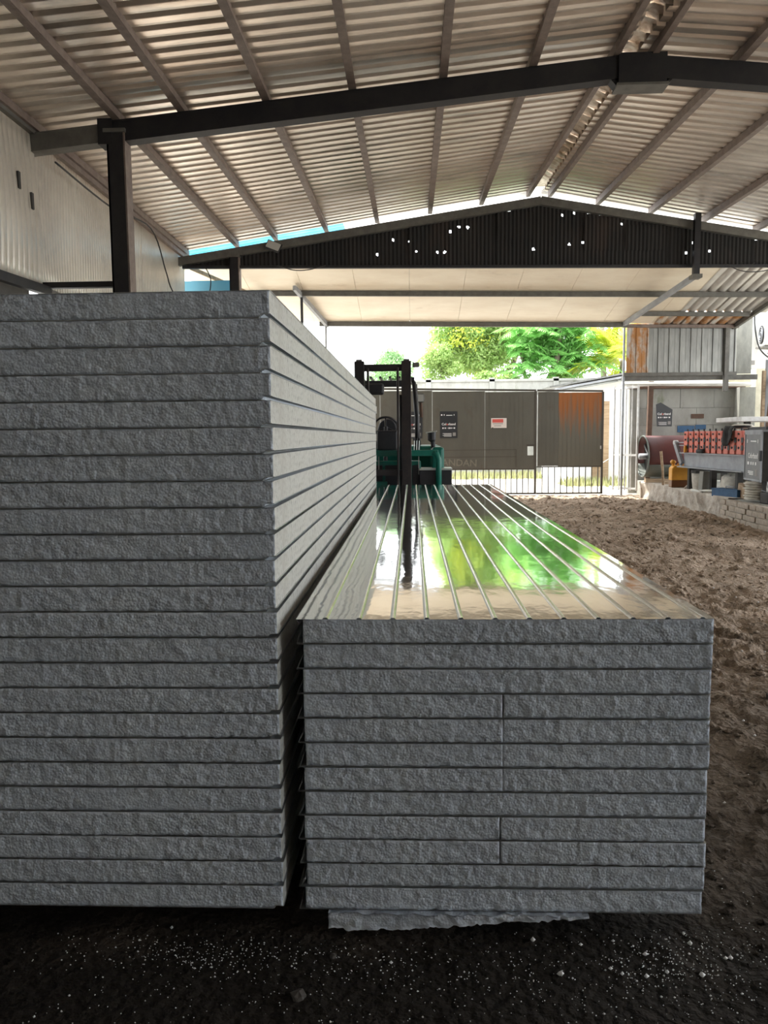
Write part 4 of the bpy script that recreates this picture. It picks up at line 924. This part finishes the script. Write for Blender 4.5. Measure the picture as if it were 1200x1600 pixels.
# clutter under the machine
sk = thing('paper_stack', (5.74, 13.05, .336), 'pile of pale sacks folded beneath the control cabinet', 'sacks')
for k in range(7):
    lump('sack_layer', 'sack', (5.76 + random.uniform(-.015, .015), 13.1, .39 + k * .042), .17, .24, .032, k * 3.1, None, None, sk, 16, 7, .18)
tag(MB().box(5.70, 6.0, 12.5, 12.8, .336, .52, ).build('black_crate', 'cab_dark', bevel=.02), 'black plastic crate under the cabinet corner', 'crate')
bb = thing('blue_box', (5.72, 14.1, .336), 'flat blue metal toolbox lying on the platform edge', 'box')
Mb = Matrix.Translation((5.72, 14.05, .336)) @ Matrix.Rotation(-1.25, 4, 'Z')
MB().box(-.33, .33, -.12, .12, 0, .13, Mb).build('body', 'blue_paint', bb, bevel=.01); MB().box(-.335, .335, -.125, .125, .13, .15, Mb).build('lid', 'blue_paint', bb); MB().tube([Mb @ Vector(p) for p in ((-.1, 0, .15), (-.1, 0, .19), (.1, 0, .19), (.1, 0, .15))], .008, 6).build('handle', 'beam_grey', bb)
tag(MB().tube([(5.50, 15.1, .37), (5.58, 14.8, .40), (5.75, 14.45, .42), (5.80, 14.35, .45)], .022, 8).build('white_pipe', 'plastic_white', smooth=True), 'thin white plastic pipe lying bent on the platform', 'pipe')
tag(MB().tube([(5.47, 15.25, .38), (5.52, 15.0, .37), (5.52, 14.85, .36)], .03, 8).build('pipe_offcut', 'plastic_white', smooth=True), 'short pale pipe offcut lying at the platform edge', 'pipe')
tag(lump('cement_sack', 'sack', (5.95, 14.6, .50), .16, .30, .20, 21, None, None), 'crumpled grey cement sack under the machine beam', 'sack')
tag(lump('cement_sack', 'sack', (6.05, 14.05, .47), .12, .20, .18, 33, None, None), 'small upright paper sack left of the sack pile', 'sack')
tag(MB().box(-.07, .07, -.15, .15, 0, .24, Matrix.Translation((5.84, 13.72, .336)) @ Matrix.Rotation(.25, 4, 'X')).build('cardboard_box', 'wood'), 'small brown carton leaning under the machine beam', 'carton')
for k, pts in enumerate((((5.80, 12.8, .70), (5.78, 12.6, .45), (5.80, 12.3, .36), (5.95, 11.9, .40)), ((5.85, 12.7, .70), (5.88, 12.5, .5), (5.95, 12.2, .42), (6.1, 11.8, .55)), ((5.70, 12.75, .55), (5.9, 12.5, .50), (6.1, 12.1, .60)))):
    P_ = [Vector(p) for p in pts]; q = []
    for i in range(len(P_) - 1):
        for u in (0, .33, .66): q.append(P_[i].lerp(P_[i + 1], u) + Vector((0, 0, -.02 * math.sin(u * 3))))
    q.append(P_[-1]); tag(MB().tube(q, .008, 6).build('loose_wire', 'beam_grey', smooth=True), ['pale wire hanging from the cabinet to the platform', 'pale wire curving right below the cabinet', 'pale wire running level under the cabinet'][k], 'wire')
tag(MB().bar((5.70, 12.15, .37), (6.1, 11.85, .42), .12, .03).build('board_offcut', 'white_steel'), 'white board offcut on the platform at the right edge', 'board')

# white building at the right with air conditioner
wh = thing('white_building', (9.5, 20.6, 0), 'white rendered building at the far right behind the sheds', 'building')
bx('wall', 'white_wall', wh, 8.1, 16, 20.6, 23.2, 2.95, 6.0); bx('lower_wall', 'cream_wall', wh, 8.1, 16, 20.5, 23.2, 0, 2.95)
bx('ledge', 'cream_wall', wh, 8.0, 11, 20.35, 20.6, 2.97, 3.10); bx('window_frame', 'plastic_white', wh, 8.22, 8.95, 20.57, 20.60, 3.16, 4.15)
for (a, b_, c, d) in ((8.50, 8.56, 3.75, 3.90), (8.48, 8.55, 3.55, 3.64), (8.56, 8.68, 3.22, 3.34), (8.76, 8.90, 3.25, 3.36)): bx('print_mark', 'print_grey', wh, a, b_, 20.562, 20.57, c, d)
ac = thing('air_conditioner', (9.0, 20.0, 3.62), 'white outdoor air conditioner with round dark fan on wall bracket', 'air conditioner')
Ma = Matrix.Translation((8.98, 19.95, 3.66)) @ Matrix.Rotation(math.radians(-10), 4, 'Z')
MB().box(-.16, .30, -.25, .55, 0, .56, Ma).build('casing', 'plastic_white', ac, bevel=.02)
MB().tube([Ma @ Vector((-.165, .08, .29)), Ma @ Vector((-.19, .08, .29))], .23, 24).build('fan_grille', 'lift_black', ac)
for r_ in (.07, .13, .19): MB().tube([Ma @ Vector((-.195, .08 + r_ * math.cos(a), .29 + r_ * math.sin(a))) for a in np.linspace(0, 2 * math.pi, 17)], .008, 4, cap=False).build('grille_ring', 'beam_grey', ac)
for k in range(6): MB().box(-.10, -.02, -.262, -.25, .10 + k * .07, .135 + k * .07, Ma).build('vent_slot', 'print_grey', ac)
MB().box(.06, .22, -.262, -.25, .12, .40, Ma).build('side_cover', 'white_steel', ac)
MB().bar((8.7, 19.9, 3.62), (9.6, 19.95, 3.56), .35, .04).build('bracket', 'grey_steel', ac); MB().bar((9.3, 19.95, 3.56), (9.15, 20.35, 3.25), .05, .05).build('bracket_strut', 'wood', ac)
def cable(pts, r, label, n=6):
    P_ = [Vector(p) for p in pts]; q = []
    for i in range(len(P_) - 1):
        p0 = P_[max(i - 1, 0)]; p1 = P_[i]; p2 = P_[i + 1]; p3 = P_[min(i + 2, len(P_) - 1)]
        for k in range(n):
            t = k / n; q.append(.5 * ((2 * p1) + (p2 - p0) * t + (2 * p0 - 5 * p1 + 4 * p2 - p3) * t * t + (3 * p1 - p0 - 3 * p2 + p3) * t ** 3))
    q.append(P_[-1]); return tag(MB().tube(q, r, 6).build('cable', 'cable_black', smooth=True), label, 'cable')
cable([(8.35, 19.4, 4.45), (8.38, 19.4, 4.0), (8.50, 19.4, 3.55), (8.75, 19.4, 3.3), (9.1, 19.4, 3.1)], .018, 'black cable drooping before the air conditioner')
cable([(8.7, 19.4, 3.42), (8.95, 19.4, 3.38), (9.3, 19.4, 3.42)], .016, 'short black cable running right below the air conditioner')
cable([(0, 0, 0)] and [(-4.2, 9.3, 4.75), (-4.2, 11.0, 4.72), (-4.18, 12.6, 4.85), (-4.15, 13.2, 4.3), (-4.15, 13.5, 4.05), (-4.12, 14.4, 3.7)], .012, 'thin black cable hanging along the left wall under the eave')
cable([(-3.9, 14.6, 4.75), (-3.75, 14.6, 4.45), (-3.8, 14.6, 4.1)], .010, 'thin wire hanging at the left end of the gable')
cable([(-2.5, 14.66, 4.69), (-2.2, 14.68, 4.60), (-1.9, 14.70, 4.61), (-1.6, 14.72, 4.69)], .009, 'slack black wire under the gable chord, left end')
cable([(5.95, 15.2, 4.69), (6.3, 15.22, 4.55), (6.7, 15.24, 4.55), (7.1, 15.3, 4.69)], .009, 'slack black wire under the gable chord, right end')
# floodlight
fl_ = thing('floodlight', (-2.55, 14.65, 5.05), 'small white-faced floodlight hanging on the gable rafter', 'lamp')
Mf = Matrix.Translation((-2.56, 14.62, 5.04)) @ Matrix.Rotation(.38, 4, 'Y') @ Matrix.Rotation(-.35, 4, 'X')
MB().box(-.14, .14, 0, .05, -.09, .09, Mf).build('housing', 'lift_black', fl_, bevel=.008); MB().box(-.125, .125, -.006, 0, -.075, .075, Mf).build('face', 'lamp_glass', fl_)
MB().bar((-2.56, 14.65, 5.05), (-2.56, 14.80, 5.12), .03, .03).build('bracket', 'lift_black', fl_)
# grey standing boards and rusty ladder at the right edge
tag(MB().box(8.10, 8.9, 18.1, 18.16, .336, 3.15).build('standing_board', 'cab_grey', bevel=.006), 'tall blue-grey board standing upright at the right edge', 'board')
tag(MB().box(8.03, 8.09, 18.08, 18.16, .336, 2.9).build('timber_post', 'wood'), 'weathered timber post beside the tall grey board', 'post')
ld = thing('ladder', (8.0, 17.0, .336), 'rusty steel ladder leaning against the tall grey board', 'ladder')
for dx in (0, .34): MB().bar((7.58 + dx, 17.05, .34), (8.22 + dx, 18.02, 2.75), .06, .05).build('rail', 'rust', ld)
for k in range(8): t = (k + .6) / 8; p = Vector((7.58, 17.05, .34)).lerp(Vector((8.22, 18.02, 2.75)), t); MB().tube([p, p + Vector((.34, 0, 0))], .018, 6).build('rung', 'rust', ld)

# ================================================================== OUTSIDE
ow = thing('wall_boundary', (2, 30, 0)); struct(ow, 'grey concrete boundary wall beyond the road')
xa = -14
while xa < 11:
    bx('wall_slab', 'concrete', ow, xa + .01, xa + 2.43, 30.0, 30.15, 0, 3.55); bx('cap_stone', 'concrete', ow, xa, xa + 2.44, 29.95, 30.2, 3.55, 3.64); bx('pier', 'concrete', ow, xa - .1, xa + .1, 29.95, 30.2, 0, 3.7); xa += 2.44
ob = thing('white_shed', (8, 24, 0), 'white building with a sloping sheet roof beyond the gate', 'building')
g = MB(); g.prism([(4.9, 24, -.05), (10.5, 24, -.05), (10.5, 24, 3.8), (4.9, 24, 2.85)], (0, 5.4, 0)); g.build('wall', 'white_wall', ob)
MB().bar((4.35, 23.8, 2.86), (10.6, 23.8, 3.92), .5, .06).build('roof_edge', 'beam_grey', ob); MB().bar((4.2, 26.6, 2.94), (10.6, 26.6, 4.02), 5.6, .05).build('roof', 'zinc_sheet', ob)
bx('door', 'wood', ob, 5.55, 6.05, 23.97, 24.0, 0, 2.5)
V = []; F = []
for _ in range(2600):
    x = random.uniform(1.0, 7.9); y_ = random.gauss(23.3, .35) if x > 4.5 else random.gauss(27.6, .4); hh = random.uniform(.05, .28); a = random.uniform(0, 6.28); o = len(V)
    dx, dy = math.cos(a) * .03, math.sin(a) * .03
    V += [(x - dx, y_ - dy, -.03), (x + dx, y_ + dy, -.03), (x + random.uniform(-.05, .05), y_ + random.uniform(-.05, .05), hh)]; F.append([o, o + 1, o + 2])
gr = npmesh('grass', V, F, 'grass'); gr['kind'] = 'stuff'; tag(gr, 'dry grass tufts at the foot of the walls beyond the gate', 'grass')

def foliage(name, parent, m, blobs, n, size, seed, asp=2.2):
    r = np.random.default_rng(seed); wts = np.array([b[3] * b[4] * b[5] for b in blobs]); wts = wts / wts.sum()
    idx = r.choice(len(blobs), n, p=wts); B = np.array(blobs)[idx]
    d = r.normal(size=(n, 3)); d /= np.linalg.norm(d, axis=1)[:, None]; rad = r.uniform(.55, 1.05, n)[:, None]
    C_ = B[:, :3] + d * rad * B[:, 3:6]
    # leaf frame
    ax = r.normal(size=(n, 3)) + d * .6 + np.array([0, 0, -.5]); ax /= np.linalg.norm(ax, axis=1)[:, None]
    nr = d + r.normal(size=(n, 3)) * .6 + np.array([0, -.2, .5]); sd_ = np.cross(ax, nr); sd_ /= np.linalg.norm(sd_, axis=1)[:, None]
    s = size * r.uniform(.6, 1.3, n)[:, None]
    V = np.stack([C_ - ax * s * .5, C_ + sd_ * s / asp * .5, C_ + ax * s * .55, C_ - sd_ * s / asp * .5], 1).reshape(-1, 3)
    F = np.arange(4 * n).reshape(n, 4)
    o = npmesh(name, V, F, m, parent); o['kind'] = 'stuff'; return o
def tree(loc, label, m, blobs, n, size, seed, limbs, extra=None):
    t = thing('leafy_tree', loc, label, 'tree', 'trees beyond the gate')
    for i, (pts, rs) in enumerate(limbs): MB().tube(pts, rs, 8).build('trunk' if i == 0 else 'branch', 'bark', t, smooth=True)
    foliage('foliage', t, m, blobs, n, size, seed)
    if extra: foliage('young_leaves', t, *extra)
    return t
rb = np.random.default_rng(3)
def cluster(cx, cy, cz, rx, ry, rz, n, br):
    out = []
    for _ in range(n):
        d = rb.normal(size=3); d /= np.linalg.norm(d); u = rb.uniform(.3, 1.0)
        k = br * rb.uniform(.6, 1.25); out.append((cx + d[0] * rx * u, cy + d[1] * ry * u, cz + d[2] * rz * u, k, k, k * .8))
    return out
tree((3.4, 34, 0), 'broad dense green tree above the middle of the gate', 'leaf_mid', cluster(2.85, 34, 5.9, 2.25, 1.8, 2.2, 80, .72), 42000, .17, 1,
     [([(3.7, 34, 0), (3.6, 34, 2.6), (3.3, 34, 4.2), (2.9, 34, 6.5)], [.28, .24, .2, .1]), ([(3.6, 34, 3.2), (4.4, 34, 4.6), (4.9, 34, 6.0)], [.16, .12, .06]), ([(3.4, 34, 4), (2.2, 34, 5.2), (1.4, 34, 6.2)], [.14, .1, .05])],
     ('leaf_yellow', cluster(3.0, 33.6, 6.0, 2.3, 1.9, 2.1, 60, .6), 3500, .14, 11))
tree((1.3, 33, 0), 'small pale bushy tree at the left foot of the broad tree', 'leaf_mid', cluster(1.25, 32.6, 4.3, .75, .7, .9, 14, .45), 5000, .14, 2,
     [([(1.3, 32.8, 0), (1.3, 32.7, 3.0), (1.2, 32.6, 4.6)], [.1, .08, .04])])
tree((3.9, 31.5, 0), 'dark low bushy tree just behind the gate top', 'leaf_mid', cluster(3.5, 31.4, 3.6, .9, .5, .45, 12, .40), 5000, .14, 4, [([(3.6, 31.5, 0), (3.5, 31.4, 3.6)], [.1, .05])])
tree((6.2, 30.8, 0), 'low leafy shrub against the wall right of the gate middle', 'leaf_mid', cluster(5.9, 30.9, 3.55, .9, .3, .35, 10, .35), 3500, .14, 8, [([(5.9, 30.9, 0), (5.9, 30.9, 3.5)], [.06, .03])])
tree((-1.2, 44, 0), 'distant pale round tree above the forklift', 'leaf_far', cluster(-1.3, 44, 5.0, 1.6, 1.2, 1.1, 22, .6), 9000, .17, 5, [([(-1.2, 44, 0), (-1.2, 44, 5)], [.2, .1])])
tree((9.6, 36, 0), 'yellow-green tree behind the white building at the right', 'leaf_yellow', cluster(9.6, 36, 5.6, 1.6, 1.2, 1.8, 22, .6), 8000, .19, 6, [([(8.8, 36, 0), (8.8, 36, 4), (8.6, 36, 8)], [.16, .14, .1])])
# tree with long feathery leaves
ft = thing('feathery_tree', (5.6, 31.5, 0), 'bright green tree with long drooping feathery leaves, right of the broad tree', 'tree', 'trees beyond the gate')
MB().tube([(5.0, 32.2, 0), (5.2, 32, 2.6), (5.9, 31.8, 4.6), (6.1, 31.8, 7.0)], [.2, .16, .12, .06], 8).build('trunk', 'bark', ft, smooth=True)
for pts in (((5.2, 32, 3.0), (4.6, 31.8, 3.9), (4.3, 31.8, 5.6)), ((5.5, 32, 3.4), (6.6, 31.8, 4.6), (7.0, 31.7, 5.4)), ((5.2, 32, 2.8), (6.4, 31.4, 4.1)), ((6.0, 31.8, 6.2), (6.7, 31.6, 6.35), (7.4, 31.5, 6.2))): MB().tube(pts, [.07] * (len(pts) - 1) + [.03], 6).build('branch', 'bark', ft, smooth=True)
def frond_mesh(nl, L, wl, droop, seed):
    r = np.random.default_rng(seed); V = []; F = []
    def q(t): return np.array([L * t, 0, .25 * L * t - droop * L * t * t])
    for k in range(nl):
        t = .12 + .88 * k / (nl - 1); c = q(t); l_ = wl * (math.sin(math.pi * min(1, t * .8 + .15)) * .8 + .25)
        for s in (-1, 1):
            o = len(V); d = np.array([.55, s * .8, -.28 + r.normal(0, .12)]); d /= np.linalg.norm(d); sd_ = np.array([.8, -s * .5, 0]) * l_ * .17
            V += [c, c + d * l_ * .45 + sd_, c + d * l_ + np.array([0, 0, -.08 * l_]), c + d * l_ * .45 - sd_]; F.append([o, o + 1, o + 2, o + 3])
    for k in range(5):
        o = len(V); a, b_ = q(k / 5), q((k + 1) / 5); V += [a + [0, -.012, 0], a + [0, .012, 0], b_ + [0, .010, 0], b_ + [0, -.010, 0]]; F.append([o, o + 1, o + 2, o + 3])
    return V, F
fm = []
for k in range(4):
    V, F = frond_mesh(11, 1.0, .34, [.45, .6, .35, .7][k], k); me = bpy.data.meshes.new('frond'); me.from_pydata([tuple(v) for v in V], [], F); me.update(); me.materials.append(MATS['leaf_fresh']); fm.append(me)
rf_ = np.random.default_rng(12)
tips = [(4.35, 31.7, 5.7), (4.7, 31.5, 4.9), (5.3, 31.4, 5.6), (5.9, 31.3, 6.6), (6.1, 31.5, 5.6), (6.9, 31.4, 5.7), (7.2, 31.3, 5.1), (6.5, 31.2, 4.6), (5.4, 31.2, 4.6), (5.8, 31.0, 4.1), (6.9, 31.2, 4.4), (5.0, 31.3, 6.5), (7.3, 31.4, 4.3), (4.6, 31.2, 4.2)] + [(4.2 + 3.2 * rf_.random(), 31.2 + .8 * rf_.random(), 3.9 + 2.6 * rf_.random()) for _ in range(13)]
for (x, y_, z) in tips:
    for k in range(9):
        o = bpy.data.objects.new('frond', fm[int(rf_.integers(4))]); col.objects.link(o); o.parent = ft; a = k * 2 * math.pi / 9 + rf_.uniform(-.3, .3)
        o.location = (x - 5.6 + rf_.normal(0, .12), y_ - 31.5 + rf_.normal(0, .12), z + rf_.normal(0, .12)); o.rotation_euler = (rf_.uniform(-.3, .3), rf_.uniform(-.2, .35), a); o.scale = (rf_.uniform(.75, 1.05),) * 3
foliage('inner_foliage', ft, 'leaf_fresh', cluster(5.6, 32.2, 5.2, 1.5, .5, 1.4, 30, .45), 9000, .2, 15)
# palm at the right
pm = thing('palm', (8.6, 31, 0), 'yellow-green palm with long arching fronds by the corner post', 'palm')
MB().tube([(8.3, 31, 0), (8.25, 31, 2.5), (8.3, 31, 4.4)], [.16, .13, .1], 8).build('trunk', 'bark', pm, smooth=True)
V, F = frond_mesh(20, 2.6, .75, .42, 9); me = bpy.data.meshes.new('frond'); me.from_pydata([tuple(v) for v in V], [], F); me.update(); me.materials.append(MATS['leaf_yellow'])
for k in range(13):
    o = bpy.data.objects.new('frond', me); col.objects.link(o); o.parent = pm; o.location = (-.3, 0, 4.4); o.rotation_euler = (rf_.uniform(-.2, .2), rf_.uniform(-1.1, .1), k * 2 * math.pi / 13 + rf_.uniform(-.2, .2)); o.scale = (rf_.uniform(.7, 1.0),) * 3
